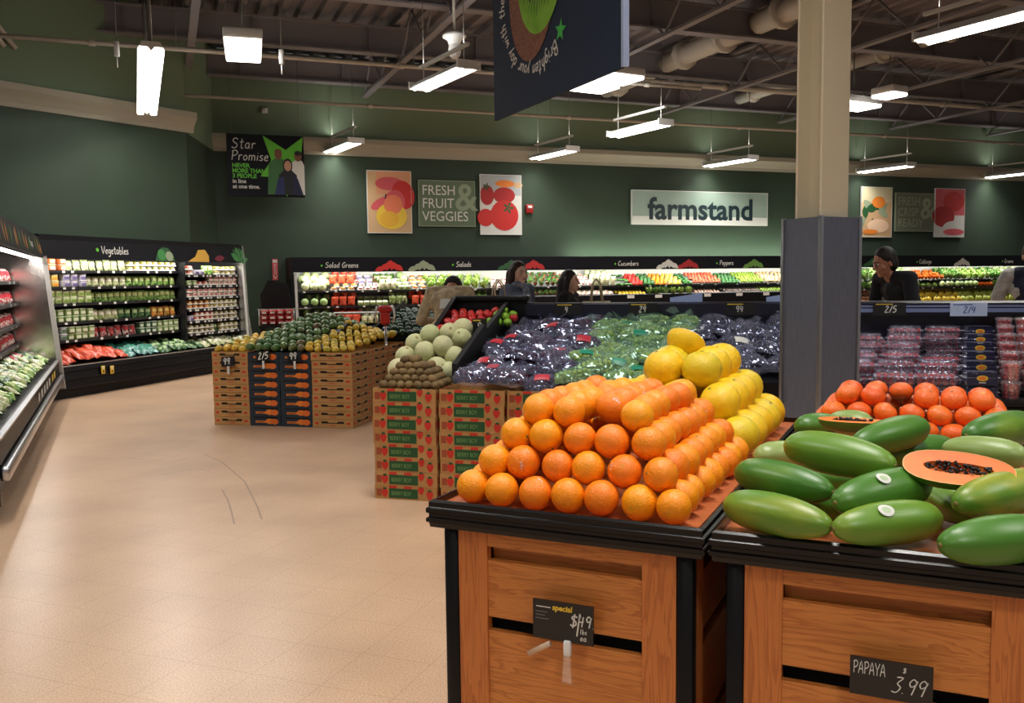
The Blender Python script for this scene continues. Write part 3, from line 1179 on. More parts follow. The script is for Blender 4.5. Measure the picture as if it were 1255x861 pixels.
# ---------------------------------------------------------------- wooden stands
def wood(name, c, c2, stretch):
    if name in MATS:
        return MATS[name]
    m = mat(name, c, 0.38, bump=0.0)
    nt = m.node_tree
    b = nt.nodes['Principled BSDF']
    tc = nt.nodes.new('ShaderNodeTexCoord')
    mp = nt.nodes.new('ShaderNodeMapping')
    mp.inputs['Scale'].default_value = stretch
    nt.links.new(tc.outputs['Object'], mp.inputs['Vector'])
    oi = nt.nodes.new('ShaderNodeObjectInfo')
    ml = nt.nodes.new('ShaderNodeMath')
    ml.operation = 'MULTIPLY'
    ml.inputs[1].default_value = 19.0
    nt.links.new(oi.outputs['Random'], ml.inputs[0])
    nt.links.new(ml.outputs[0], mp.inputs['Location'])
    n = nt.nodes.new('ShaderNodeTexNoise')
    n.inputs['Scale'].default_value = 2.2
    n.inputs['Detail'].default_value = 3
    n.inputs['Distortion'].default_value = 0.6
    nt.links.new(mp.outputs[0], n.inputs['Vector'])
    w = nt.nodes.new('ShaderNodeMath')
    w.operation = 'MULTIPLY'
    w.inputs[1].default_value = 9.0
    nt.links.new(n.outputs['Fac'], w.inputs[0])
    fr = nt.nodes.new('ShaderNodeMath')
    fr.operation = 'FRACT'
    nt.links.new(w.outputs[0], fr.inputs[0])
    r = nt.nodes.new('ShaderNodeValToRGB')
    r.color_ramp.elements[0].position, r.color_ramp.elements[1].position = 0.0, 0.45
    r.color_ramp.elements[0].color, r.color_ramp.elements[1].color = lin(c2), lin(c)
    e = r.color_ramp.elements.new(0.9)
    e.color = lin(c)
    e = r.color_ramp.elements.new(1.0)
    e.color = lin(c2)
    nt.links.new(fr.outputs[0], r.inputs['Fac'])
    n3 = nt.nodes.new('ShaderNodeTexNoise')
    n3.inputs['Scale'].default_value = 40
    nt.links.new(mp.outputs[0], n3.inputs['Vector'])
    mx = nt.nodes.new('ShaderNodeMix')
    mx.data_type, mx.blend_type = 'RGBA', 'MULTIPLY'
    mx.inputs[0].default_value = 0.2
    nt.links.new(r.outputs['Color'], mx.inputs[6])
    nt.links.new(n3.outputs['Color'], mx.inputs[7])
    nt.links.new(mx.outputs[2], b.inputs['Base Color'])
    return m


m_wood_h = wood('oak_grain_across', (214, 136, 66), (186, 108, 50), (1.2, 8, 14))
m_wood_v = wood('oak_grain_upright', (210, 126, 62), (182, 102, 48), (14, 8, 1.0))
m_wood_top = wood('orange_board', (198, 112, 66), (178, 94, 52), (2, 16, 8))
m_rim = mat('black_rubber_rim', (7, 7, 9), 0.26, spec=0.42)
m_dark = mat('gap_shade', (6, 5, 5), 0.8)
TZ, TWD, TDP = 1.0, 0.616, 1.50       # rim height, width, depth


def stand(fr, label):
    t = thing('produce_stand', label, 'stand', fr.o, fr.a, 'wooden produce stands')
    w = MB()
    prof = [(-.006, .990), (-.006, 1.0), (-.002, 1.0), (.004, .996), (.004, .985), (.009, .982), (.009, .972), (.004, .969), (.004, .962), (.009, .959), (.009, .951), (.004, .948), (.002, .938), (-.006, .938)]
    w.ring(TWD, TDP, prof, m_rim)
    w.build('rim', t)
    w = MB()
    w.box(.006, TWD - .006, .006, TDP - .006, .962, .984, m_wood_top)
    w.build('display_board', t)
    for cx, cy in ((.02, .02), (TWD - .055, .02), (.02, TDP - .055), (TWD - .055, TDP - .055)):
        w = MB()
        w.rbox(cx, cx + .035, cy, cy + .035, 0.0, .94, m_black, .004, 1)
        w.build('leg', t)

    def side(M, L, front):
        # posts are at both ends; panel runs between x = .055 and L - .055
        x0, x1 = .056, L - .056
        sw = .072
        def b(name, *a, m=m_wood_h):
            k = MB()
            k.M = M
            k.box(*a, m)
            return k.build(name, t)
        b('stile', x0, x0 + sw, .024, .046, .10, .938, m=m_wood_v)
        b('stile', x1 - sw, x1, .024, .046, .10, .938, m=m_wood_v)
        b('rail', x0 + sw, x1 - sw, .026, .045, .900, .938)
        b('recess_strip', x0 + sw, x1 - sw, .058, .066, .860, .905)
        b('panel', x0 + sw, x1 - sw, .028, .045, .738, .868)
        b('panel', x0 + sw, x1 - sw, .028, .045, .520, .706)
        b('panel', x0 + sw, x1 - sw, .028, .045, .300, .490)
        b('panel', x0 + sw, x1 - sw, .028, .045, .10, .270)

    side(Matrix.Identity(4), TWD, True)
    side(Matrix.Translation((0, TDP, 0)) @ Matrix.Rotation(-pi / 2, 4, 'Z'), TDP, False)
    side(Matrix.Translation((TWD, 0, 0)) @ Matrix.Rotation(pi / 2, 4, 'Z'), TDP, False)
    side(Matrix.Translation((TWD, TDP, 0)) @ Matrix.Rotation(pi, 4, 'Z'), TWD, False)
    w = MB()
    w.box(.067, TWD - .067, .067, TDP - .067, .08, .93, m_dark)  # near-black core stands in for the shade seen through the panel gaps
    w.build('shade_core', t)
    return t


stand(OT, 'wooden stand with black rim heaped with oranges and yellow grapefruit')
stand(PT, 'wooden stand with black rim heaped with green papayas and tangerines')

# price cards on the stands
m_card = mat('chalkboard_card', (26, 26, 28), 0.35)
m_clear = film('clear_plastic', gloss=.25, rough=.08, bump=.25, bscale=60)


def card_on(fr, px0, py0, px1, py1, v, label, tilt=0.0):
    u0, z1 = hit(fr, v, px0, py0)
    u1, z0 = hit(fr, v, px1, py1)
    t = thing('price_card', label, 'price card', fr.p(u0, v, z0), fr.a)
    w = MB()
    w.box(0, u1 - u0, 0, .006, 0, z1 - z0, m_card, .0)
    w.build('card', t)
    return t, u1 - u0, z1 - z0


t, w_, h_ = card_on(OT, 653, 733, 727, 792, -.012, 'black chalk price card with a yellow heading on the orange stand')
h_ = .083
p = MB()
text_mesh(p, 'special', .017, m_ink_y, w_ * .33, h_ * .80, -.001, shear=.1, bold=.0006)
p.rect(w_ * .06, w_ * .30, h_ * .83, h_ * .86, -.001, m_ink_w)
for i, q in enumerate((.2, .16, .22)):
    p.rect(w_ * .05, w_ * (.05 + q), h_ * (.70 - i * .09), h_ * (.725 - i * .09), -.001, m_hang)
chalk(p, '$', w_ * .62, h_ * .42, h_ * .34, m_ink_w, -.001, wd=.12)
chalk(p, '1', w_ * .70, h_ * .20, h_ * .60, m_ink_w, -.001, wd=.07)
chalk(p, '49.', w_ * .755, h_ * .46, h_ * .30, m_ink_w, -.001, wd=.12)
chalk(p, 'lbs', w_ * .79, h_ * .28, h_ * .13, m_ink_w, -.001, wd=.14)
chalk(p, 'ea.', w_ * .79, h_ * .10, h_ * .15, m_ink_w, -.001, wd=.14)
p.build('chalk_writing', t)
# clip and strap hanging below the card
w = MB()
w.rbox(.072, .088, -.008, .006, -.03, .004, m_white, .003)
w.build('clip', t)
w = MB()
w.prism([(.070, -.085), (.092, -.088), (.088, -.028), (.074, -.028)], 'y', -.010, -.004, m_clear)
w.build('tag_sleeve', t)
w = MB()
w.tube([(-.015, .012, -.045), (.04, -.004, -.008)], .007, mat('pale_strap', (206, 176, 150), .5), 6)
w.build('strap', t)
t, w_, h_ = card_on(PT, 1042, 803, 1143, 866, -.012, 'black chalk price card for papaya on the papaya stand')
p = MB()
chalk(p, 'PAPAYA', w_ * .04, h_ * .58, h_ * .33, m_ink_w, -.001, wd=.10, slant=.05, space=.10, arc=lambda v: (w_ * .04 + (v[0] - w_ * .04) * .56, v[1], v[2]))
chalk(p, '$', w_ * .64, h_ * .76, h_ * .14, m_ink_w, -.001, wd=.16)
chalk(p, '3.99', w_ * .50, h_ * .22, h_ * .42, m_ink_w, -.001, wd=.075, space=.06, slant=.3)
p.build('chalk_writing', t)

# ---------------------------------------------------------------- oranges
def peel(name, c, c2, rnd, bs=260, rough=.34):
    return mat(name, c, rough, c2=c2, scale=5, bump=.25, bscale=bs, rnd=rnd, ramp=(.35, .75), sss=.05)


m_orange = peel('orange_peel', (255, 166, 14), (253, 156, 14), (252, 146, 18))
m_orange_d = peel('deep_orange_peel', (250, 132, 22), (247, 120, 22), (250, 146, 22))
m_navel = mat('pale_navel', (204, 170, 60), .6)
m_stemcal = mat('green_stem', (92, 104, 40), .7)
m_sticker = mat('fruit_sticker', (214, 206, 220), .4)


def citrus(name, label, cat, r, m, navel=True, squash=.97, sticker=False):
    o = empty(name)
    tag(o, label, cat)
    w = MB()
    pr = []
    for i in range(15):
        a = pi * i / 14
        rr, z = r * sin(a), -r * cos(a) * squash
        if i >= 13:
            z -= r * .025 * (i - 12)
        pr.append((max(rr, 1e-5), z))
    w.lathe(pr, m, 22)
    w.build('peel', o)
    w = MB()
    if navel:
        w.lathe([(r * .17, r * squash * .935), (r * .12, r * squash * .955), (r * .05, r * squash * .93), (1e-5, r * squash * .935)], m_navel, 10, cap=False)
        w.build('navel', o)
    else:
        w.lathe([(r * .09, r * squash * .93), (r * .07, r * squash * .97), (1e-5, r * squash * .97)], m_stemcal, 6, cap=False)
        w.build('stem_end', o)
    if sticker:
        w = MB()
        a0 = .55
        w.lathe([(1e-5, r * 1.004 * squash)] + [(r * 1.006 * sin(q), r * 1.006 * squash * cos(q)) for q in (.09, .18, .26)], m_sticker, 12, cap=False)
        s_ = w.build('sticker', o)
        s_.rotation_euler = (0.9, 0, 0)
    return o


D = .0788
orange_p = [Proto(citrus('orange', 'orange', 'orange', D / 2 * .992, m_orange, True)),
            Proto(citrus('orange', 'orange', 'orange', D / 2 * .992, m_orange, False)),
            Proto(citrus('orange', 'orange', 'orange', D / 2 * .992, m_orange_d, True, sticker=True)),
            Proto(citrus('orange', 'orange', 'orange', D / 2 * .992, m_orange_d, False))]
BZ = .984
FRONT = ['end nearest the aisle', 'second along', 'third along', 'fourth along', 'fifth along', 'sixth along', 'seventh along']


def rand_rot(r):
    return (r.uniform(0, 2 * pi), r.uniform(0, 2 * pi), r.uniform(0, 2 * pi))


LAY = ['bottom', 'second', 'third', 'fourth', 'top']



def place_orange(i, j, k, nu, nv, u0, v0):
    d = D * 1.004
    u = u0 + (i + .5 + k / 2) * d
    v = v0 + (j + .5 + k / 2) * d
    z = BZ + D / 2 + k * d * .7071
    n = nu - k
    r = random.Random(1000 * k + 37 * i + j)
    u += r.uniform(-1, 1) * .006 + (.006 if k % 2 else -.002) * (i >= n - 1)
    v += r.uniform(-1, 1) * .007
    z += r.uniform(-1, 1) * .002
    dark = (r.random() < .25 + .5 * (i >= n - 2) * (k > 0))
    a = orange_p[(2 if dark else 0) + (0 if r.random() < .5 else 1)]
    lb = 'orange in the %s layer, %s row from the front, %s from the aisle' % (LAY[k], ORD[j], ORD[i])
    rot = rand_rot(r)
    if j == 0 and k == 0 and i in (5, 6):
        a = orange_p[0]
        rot = (radians(100), 0, radians(-40 if i == 5 else -30))
    a.put(OT.p(u, v, z), rot, lb, 'oranges', r.uniform(.95, 1.035))


NU, NV = 7, 9
U0, V0 = .030, .024
for k in range(4):
    n, m_ = NU - k, NV - k
    for i in range(n):
        for j in range(m_):
            top = (k == 3)
            if not (i in (0, n - 1) or j in (0, m_ - 1) or top):
                continue
            if k == 3 and j == 0 and i == 2:
                continue
            place_orange(i, j, k, NU, NV, U0, V0)

# ---------------------------------------------------------------- grapefruit
m_gf = peel('grapefruit_peel', (250, 206, 28), (240, 194, 30), (244, 204, 40), 200, .32)
m_gf2 = peel('green_grapefruit_peel', (228, 202, 34), (214, 190, 38), (236, 206, 44), 200, .32)
G = .127
gf_p = [Proto(citrus('grapefruit', 'grapefruit', 'grapefruit', G / 2 * .99, m_gf, False, .92)),
        Proto(citrus('grapefruit', 'grapefruit', 'grapefruit', G / 2 * .99, m_gf2, False, .92, sticker=True))]
GU, GV = 4, 5
gu0, gv0 = .085, .022 + 9 * D * 1.004 + .015
for k in range(3):
    n, m_ = GU - k, GV - k
    for i in range(n):
        for j in range(m_):
            if not (i in (0, n - 1) or j in (0, m_ - 1) or k == 2):
                continue
            r = random.Random(77 + 1000 * k + 37 * i + j)
            lb = 'grapefruit in the %s layer, %s row behind the oranges, %s from the aisle' % (LAY[k], ORD[j], ORD[i])
            gf_p[0 if r.random() < .6 else 1].put(OT.p(gu0 + (i + .5 + k / 2) * G + r.uniform(-.006, .006), gv0 + (j + .5 + k / 2) * G + r.uniform(-.008, .008), BZ + G / 2 * .95 + k * G * .69),
                                                (r.uniform(-.8, .8), r.uniform(-.8, .8), r.uniform(0, 6)), lb, 'grapefruit', r.uniform(.94, 1.04))
# cut half on top of the pile
t = thing('grapefruit_half', 'cut half of a yellow grapefruit tilted on top of the pile', 'grapefruit', OT.p(gu0 + 1.75 * G, gv0 + 2.9 * G, BZ + G * .47 + 2.84 * G * .69), OT.a)
w = MB()
R_ = G / 2
w.lathe([(max(R_ * sin(pi / 2 * i / 8), 1e-5), -R_ * .92 * cos(pi / 2 * i / 8)) for i in range(9)], m_gf, 24, cap=False)
w.build('peel', t)
w = MB()
w.lathe([(R_, 0), (R_ * .98, .002), (R_ * .9, .002)], mat('pale_pith', (240, 226, 180), .6), 24, cap=False)
w.build('pith', t)
w = MB()
m_pulp = mat('grapefruit_pulp', (232, 190, 110), .3)
w.lathe([(R_ * .9, .002), (R_ * .5, .0035), (1e-5, .003)], m_pulp, 24, cap=False)
w.build('pulp', t)
t.rotation_euler = Vector((.42, .50, .76)).to_track_quat('Z', 'Y').to_euler()

# ---------------------------------------------------------------- tangerines behind the papayas
m_tan = peel('tangerine_peel', (240, 100, 34), (234, 88, 28), (240, 118, 38), 240, .3)
T = .073
tan_p = [Proto(citrus('tangerine', 'tangerine', 'tangerine', T / 2, m_tan, False, .84)),
         Proto(citrus('tangerine', 'tangerine', 'tangerine', T / 2, m_tan, True, .84))]
tu0, tv0 = .04, 1.08
for k in range(3):
    n, m_ = 8 - k, 5 - k
    for i in range(n):
        for j in range(m_):
            if not (i in (0, n - 1) or j in (0, m_ - 1) or k == 2):
                continue
            r = random.Random(177 + 1000 * k + 37 * i + j)
            if k == 2 and r.random() < .3:
                continue
            lb = 'tangerine in the %s layer behind the papayas, %s row, %s from the post' % (LAY[k], ORD[j], ORD[i])
            tan_p[0 if r.random() < .7 else 1].put(OT.p(.642 + tu0 + (i + .5 + k / 2) * T * 1.01, tv0 + (j + .5 + k / 2) * T * 1.01, BZ + .021 + T / 2 * .84 + k * T * .62),
                                               (r.uniform(-.5, .5), r.uniform(-.5, .5), r.uniform(0, 6)), lb, 'tangerines')
t = thing('display_riser', 'low teal tray under the tangerines at the back of the papaya stand', 'tray', PT.p(.025, 1.065, BZ), PT.a)
w = MB()
w.ring(.596, .395, [(0, .0), (0, .03), (-.006, .03), (-.006, .0)], mat('teal_tray', (70, 130, 120), .5))
w.build('tray_wall', t)
w = MB()
w.box(.006, .590, .006, .389, .0, .020, mat('teal_tray_base', (60, 110, 104), .5))
w.build('tray_base', t)

# ---------------------------------------------------------------- papayas
def papaya_mat(name, c, c2, c3, ramp):
    m = mat(name, c, 0.36, c2=c2, scale=13, detail=4, bump=.08, bscale=30, rnd=c3, ramp=ramp, stretch=(1, 1, .45))
    return m


m_pap = [papaya_mat('papaya_skin', (62, 112, 34), (128, 156, 52), (72, 122, 40), (.48, .72)),
         papaya_mat('ripe_papaya_skin', (84, 128, 38), (190, 172, 52), (100, 140, 44), (.46, .64)),
         papaya_mat('pale_papaya_skin', (126, 152, 78), (150, 170, 100), (128, 154, 80), (.3, .7))]
PAP = [(.0, -.5), (.09, -.496), (.18, -.478), (.27, -.44), (.355, -.375), (.415, -.28), (.446, -.17), (.455, -.05), (.45, .06), (.43, .16), (.39, .26), (.335, .35), (.265, .42), (.19, .465), (.12, .488), (.06, .497)]


def papaya(label, mi, L, R_, sticker=None):
    o = thing('papaya', label, 'papaya')
    w = MB()
    pr = [(max(r * 2.2 * R_, 1e-5), z * L) for r, z in PAP]
    w.lathe(pr, m_pap[mi], 30, lobes=5, lobe_amp=.025, cap=True)
    w.build('skin', o)
    w = MB()
    w.lathe([(.056 * 2.2 * R_, .490 * L), (.05 * 2.2 * R_, .502 * L), (1e-5, .500 * L)], mat('papaya_stem', (128, 112, 60), .8), 8)
    w.build('stem_end', o)
    if sticker is not None:
        w = MB()
        a0 = .24
        vs, fs = [], []
        n = 16
        rr, rz = .011, .016
        for ring_ in (0.0, .55, 1.0):
            for i in range(n):
                a = 2 * pi * i / n
                q = rr * ring_ * cos(a) * 1.25
                zz = .10 * L + rz * ring_ * sin(a)
                R2 = R_ * 1.03
                vs.append((R2 * sin(q / R2), -R2 * cos(q / R2), zz))
        for k in range(2):
            for i in range(n):
                j = (i + 1) % n
                fs.append((k * n + i, k * n + j, (k + 1) * n + j, (k + 1) * n + i))
        w.add(vs[:2 * n], fs[:n], mat('sticker_picture', (178, 196, 160), .4))
        w.add([vs[i] for i in range(n, 3 * n)], fs[:n], m_ink_w)
        s_ = w.build('sticker', o, fix=False)
        s_.rotation_euler = (0, 0, sticker)
    return o


def lay(o, a, b, roll=0.0):
    """lie a long fruit along a -> b (its stem end at b)"""
    a, b = Vector(a), Vector(b)
    q = (b - a).normalized().to_track_quat('Z', 'Y')
    o.rotation_euler = (q @ Matrix.Rotation(roll, 3, 'Z').to_quaternion()).to_euler()
    o.location = (a + b) / 2


PAPS = [
    # blunt end px, stem end px, z at both, radius, material, sticker, label
    ((889, 617, 1.034), (1019, 645, 1.034), .041, 1, None, 'papaya lying along the front rim of the stand, beside the orange stand'),
    ((1152, 634, 1.036), (1022, 648, 1.034), .041, 1, 'y', 'papaya with an oval sticker lying on the front rim, second from the oranges'),
    ((1290, 655, 1.036), (1152, 668, 1.034), .043, 0, None, 'papaya on the front rim cut by the picture edge'),
    ((903, 577, 1.080), (1021, 603, 1.075), .040, 0, None, 'papaya resting on the front row, beside the oranges, stem end towards the middle'),
    ((1143, 590, 1.078), (1015, 618, 1.070), .044, 0, 'y', 'papaya with a round gold sticker lying under the cut half'),
    ((1300, 590, 1.085), (1153, 621, 1.075), .043, 1, None, 'yellowing papaya under the cut half, cut by the picture edge'),
    ((963, 545, 1.128), (1098, 571, 1.120), .044, 1, None, 'big papaya with a yellow patch lying on top, across the front rows'),
    ((1135, 522, 1.118), (1046, 545, 1.095), .042, 0, None, 'papaya lying behind the top one, its blunt end towards the cut half'),
    ((1300, 515, 1.125), (1145, 540, 1.120), .044, 0, None, 'dark green papaya lying over the others by the tangerines, cut by the picture edge'),
    ((1260, 560, 1.105), (1155, 549, 1.10), .036, 2, None, 'pale green papaya lying just behind the cut half'),
    ((1070, 520, 1.090), (1015, 516, 1.085), .036, 2, None, 'dull green papaya at the back of the heap beside the post'),
    ((975, 523, 1.075), (1030, 520, 1.075), .036, 0, None, 'papaya at the back corner of the heap beside the grapefruit'),
    ((925, 560, 1.045), (985, 555, 1.045), .036, 2, None, 'pale papaya half hidden beside the oranges'),
    ((1120, 590, 1.035), (1200, 640, 1.035), .036, 1, None, 'papaya half hidden in the gap behind the front row'),
    ((1080, 560, 1.045), (1170, 545, 1.050), .040, 0, None, 'papaya half hidden beneath the top papaya'),
    ((1050, 625, 1.026), (960, 605, 1.026), .034, 0, None, 'papaya wedged low between the front row and the second row'),
    ((1230, 625, 1.028), (1130, 610, 1.028), .034, 0, None, 'papaya wedged low behind the sticker papaya of the front row'),
    ((985, 585, 1.030), (1090, 590, 1.030), .036, 0, None, 'papaya half hidden under the second row'),
]
for a, b, R_, mi, st, lb in PAPS:
    A, B = at(*a), at(*b)
    L = min((B - A).length, .26)
    o = papaya(lb, mi, L, R_, 0.0 if st else None)
    lay(o, A, B, 0.3)
    if st:
        # turn the sticker up and towards the aisle
        M = o.rotation_euler.to_matrix().inverted()
        d = M @ Vector((-.1, -.62, .78))
        ang = math.atan2(d.y, d.x) + pi / 2
        for c in children(o):
            if c.name.startswith('sticker'):
                c.rotation_euler = (0, 0, ang)


def half_papaya(label, a, b, R_, up):
    A, B = at(*a), at(*b)
    L = (B - A).length
    t = thing('papaya_half', label, 'papaya')
    m_fl = mat('papaya_flesh', (236, 128, 40), .5, c2=(226, 104, 30), scale=12, ramp=(.3, .75))
    pr = [(max(r * 2.2 * R_, 1e-5), z * L) for r, z in PAP]
    w = MB()
    w.lathe(pr, m_pap[0], 16, a0=pi, a1=2 * pi, cap=False)       # shell on the -y side
    w.build('skin', t)
    w = MB()
    cav = [(r * 2.2 * R_ * .34, z * L * .62) for r, z in PAP]
    n = len(pr)
    out = [(r, 0, z) for r, z in pr] + [(-r, 0, z) for r, z in reversed(pr)]
    inn = [(r, 0, z) for r, z in cav] + [(-r, 0, z) for r, z in reversed(cav)]
    N = len(out)
    w.add(out + inn, [(i, (i + 1) % N, N + (i + 1) % N, N + i) for i in range(N)], m_fl)
    w.lathe(cav, m_fl, 12, a0=pi, a1=2 * pi, cap=False)
    w.build('flesh', t, fix=False)
    w = MB()
    rim_i = [(x * .965, .0008, z * .985) for x, _, z in out]
    w.add([(x, .0008, z) for x, _, z in out] + rim_i, [(i, (i + 1) % N, N + (i + 1) % N, N + i) for i in range(N)], mat('papaya_rind_edge', (232, 176, 96), .4))
    w.build('rind_edge', t, fix=False)
    w = MB()
    r = random.Random(5)
    ms = mat('papaya_seed', (24, 22, 22), .25)
    for i in range(85):
        zz = r.uniform(-.9, .9)
        rr = sqrt(max(0, 1 - zz * zz)) * R_ * .34
        w.ball((r.uniform(-1, 1) * rr, r.uniform(-.006, .004), zz * L * .31), r.uniform(.0026, .0038), ms, 6, 5)
    s_ = w.build('seed', t)
    s_['kind'] = 'stuff'
    # orient: long axis a->b, cut face normal (+y) towards `up`
    zx = (B - A).normalized()
    yx = Vector(up)
    yx = (yx - zx * yx.dot(zx)).normalized()
    xx = yx.cross(zx)
    t.rotation_euler = Matrix((xx, yx, zx)).transposed().to_euler()
    t.location = (A + B) / 2
    return t


half_papaya('cut papaya half with orange flesh and black seeds lying on top of the green papayas', (1106, 566, 1.130), (1246, 581, 1.120), .043, (-.05, -.62, .8))
half_papaya('cut papaya half lying face up at the back of the heap beside the post', (1003, 512, 1.125), (1088, 517, 1.125), .034, (0, -.06, 1))
# ---------------------------------------------------------------- long grape island
m_kraft = mat('kraft_cardboard', (192, 148, 92), 0.75, c2=(182, 136, 82), scale=8)
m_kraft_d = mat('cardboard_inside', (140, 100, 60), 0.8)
m_berry = mat('strawberry_print', (206, 48, 36), 0.6)
m_leafp = mat('box_green_print', (32, 84, 44), 0.6)
m_leaft = mat('box_pale_green_lettering', (120, 160, 96), 0.6)
m_slot = mat('hand_hole', (30, 20, 14), 0.9)


def open_tray(w, W_, D_, H_, m, th=.006, base=True, inner=None):
    inner = inner or m
    w.box(0, W_, 0, th, 0, H_, m)
    w.box(0, W_, D_ - th, D_, 0, H_, m)
    w.box(0, th, th, D_ - th, 0, H_, m)
    w.box(W_ - th, W_, th, D_ - th, 0, H_, m)
    if base:
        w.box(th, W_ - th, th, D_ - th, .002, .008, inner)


def berry_face(w, W_, H_, M):
    """printed box side: strawberries, green centre label with lettering, red strip"""
    M0 = w.M
    w.M = M0 @ M
    y = -.0012
    def sb(x, z, s, dy=0):
        P = [(x + s * a, z + s * b) for a, b in ((0, -.62), (.30, -.35), (.45, .05), (.40, .36), (.18, .48), (-.18, .48), (-.40, .36), (-.45, .05), (-.30, -.35))]
        w.flat(P, y - .0004 + dy, m_berry)
        w.flat([(x - s * .3, z + s * .46), (x, z + s * .36), (x + s * .3, z + s * .46), (x + s * .16, z + s * .66), (x - s * .16, z + s * .66)], y - .0008 + dy, m_leafp)
    w.rect(W_ * .03, W_ * .11, H_ * .2, H_ * .72, y, mat('box_brown_print', (160, 80, 48), .7))
    sb(W_ * .165, H_ * .46, H_ * .58)
    w.rect(W_ * .235, W_ * .68, H_ * .80, H_ * .99, y, m_berry)
    w.rect(W_ * .36, W_ * .48, H_ * .80, H_ * .99, y - .0003, m_kraft)
    w.rect(W_ * .60, W_ * .68, H_ * .80, H_ * .99, y - .0003, m_kraft)
    w.rect(W_ * .235, W_ * .70, H_ * .10, H_ * .80, y - .0006, m_leafp)
    sb(W_ * .755, H_ * .74, H_ * .52, -.0006)
    sb(W_ * .89, H_ * .42, H_ * .58)
    text_mesh(w, 'BERRY BOY', H_ * .42, m_leaft, W_ * .27, H_ * .30, y - .001, width=.72)
    w.M = M0


BXW, BXD, BXH = .455, .40, .0952
bx = thing('strawberry_box', 'box', 'box')
w = MB()
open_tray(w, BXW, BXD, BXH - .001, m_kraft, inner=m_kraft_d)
w.build('tray', bx)
w = MB()
berry_face(w, BXW, BXH, Matrix.Identity(4))
w.build('front_print', bx, fix=False)
w = MB()
berry_face(w, BXD, BXH, Matrix.Translation((BXW, 0, 0)) @ Matrix.Rotation(pi / 2, 4, 'Z'))
w.build('side_print', bx, fix=False)
bxp = Proto(bx)
bx_ang = radians(-16.5)
for si, (u, n, nm) in enumerate(((.0, 8, 'under the kiwis'), (.475, 8, 'next to the kiwi stack'), (.945, 8, 'half behind the oranges'), (1.415, 8, 'hidden behind the oranges'))):
    for k in range(n):
        jx, jy = rng.uniform(-.004, .004), rng.uniform(-.004, .004)
        lv = 'topmost' if k == n - 1 else ('lowest' if k == 0 else ORD[n - 1 - k] + ' from the top')
        q = IS.p(u + jx, jy - .02 * (u > 0) * 0, k * BXH)
        bxp.put(q, (0, 0, bx_ang + rng.uniform(-.008, .008)), 'cardboard strawberry box %s, %s of its stack' % (nm, lv), 'strawberry boxes')

# island body
t = thing('produce_island', 'long black refrigerated island that carries melons, apples, grapes and berries', 'display island', IS.o, IS.a)
w = MB()
SLZ = lambda v: .78 + .165 * (v - .45)          # surface height of the sloping deck
island = t
w.prism([(.50, 0.08), (1.95, .08), (1.95, SLZ(1.95)), (.50, SLZ(.50))], 'x', .48, 3.02, m_blackmetal)
w.box(-.005, .475, .50, 1.9, .08, .66, m_blackmetal)
w.box(3.02, 5.6, .45, 1.95, .08, .66, m_blackmetal)
w.build('body', t)
w = MB()
w.box(.47, 5.6, 1.96, 2.02, .1, 1.20, m_navy)
w.prism([(1.90, 1.17), (2.03, 1.17), (2.03, 1.265), (2.0, 1.28), (1.94, 1.28), (1.90, 1.265)], 'x', .62, 5.6, m_navy)
w.build('back_rail', t)
w = MB()
m_bluestrip = mat('blue_grey_rail', (120, 132, 176), .3)
w.box(3.15, 5.6, 1.888, 1.899, 1.195, 1.225, m_bluestrip)
w.box(3.15, 5.6, 1.888, 1.899, 1.235, 1.248, m_bluestrip)
w.build('price_rail', t)
w = MB()
w.box(-.02, .62, 1.93, 1.97, .1, 1.31, m_black)
w.rbox(-.03, .64, 1.91, 2.0, 1.29, 1.345, m_black, .012)
w.build('apple_back_panel', t)
w = MB()
w.prism([(.92, .30), (1.93, .30), (1.97, 1.34), (1.90, 1.33), (1.10, .98), (.92, .90)], 'x', -.05, -.01, m_black)
w.build('apple_side_panel', t)
w = MB()
w.prism([(.35, .60), (1.12, .66), (1.12, 1.12), (1.06, 1.14), (.35, .90)], 'x', .455, .495, mat('black_divider', (14, 15, 18), .6))
w.prism([(1.18, .70), (1.93, .80), (1.93, 1.27), (1.88, 1.29), (1.18, 1.10)], 'x', .44, .475, mat('black_divider', (18, 19, 23), .55))
w.build('divider', t)
w = MB()
w.box(-.04, .445, 1.06, 1.08, .7, 1.0, m_black)
w.build('shelf_front', t)

# ---- kiwis
m_kiwi = mat('kiwi_fuzz', (106, 84, 46), .75, c2=(84, 64, 36), scale=30, bump=.3, bscale=160, rnd=(122, 98, 56))
kw = thing('kiwi', 'kiwi', 'kiwi')
w = MB()
w.ball((0, 0, 0), .0315, m_kiwi, 12, 9, (1.0, 1.0, 1.22))
w.build('skin', kw)
w = MB()
w.lathe([(.006, .037), (.003, .041), (1e-5, .041)], mat('kiwi_end', (60, 42, 26), .8), 6)
w.build('stem_end', kw)
kwp = Proto(kw)
kw2 = thing('kiwi', 'kiwi', 'kiwi')
w = MB()
w.ball((0, 0, 0), .0315, m_kiwi, 12, 9, (1.0, 1.0, 1.22))
w.build('skin', kw2)
w = MB()
w.lathe([(1e-5, .0318), (.005, .0316), (.011, .0298)], mat('kiwi_sticker', (222, 222, 214), .4), 8, cap=False)
s_ = w.build('sticker', kw2, fix=False)
s_.rotation_euler = (radians(75), 0, 0)
kwp2 = Proto(kw2)
KD = .064
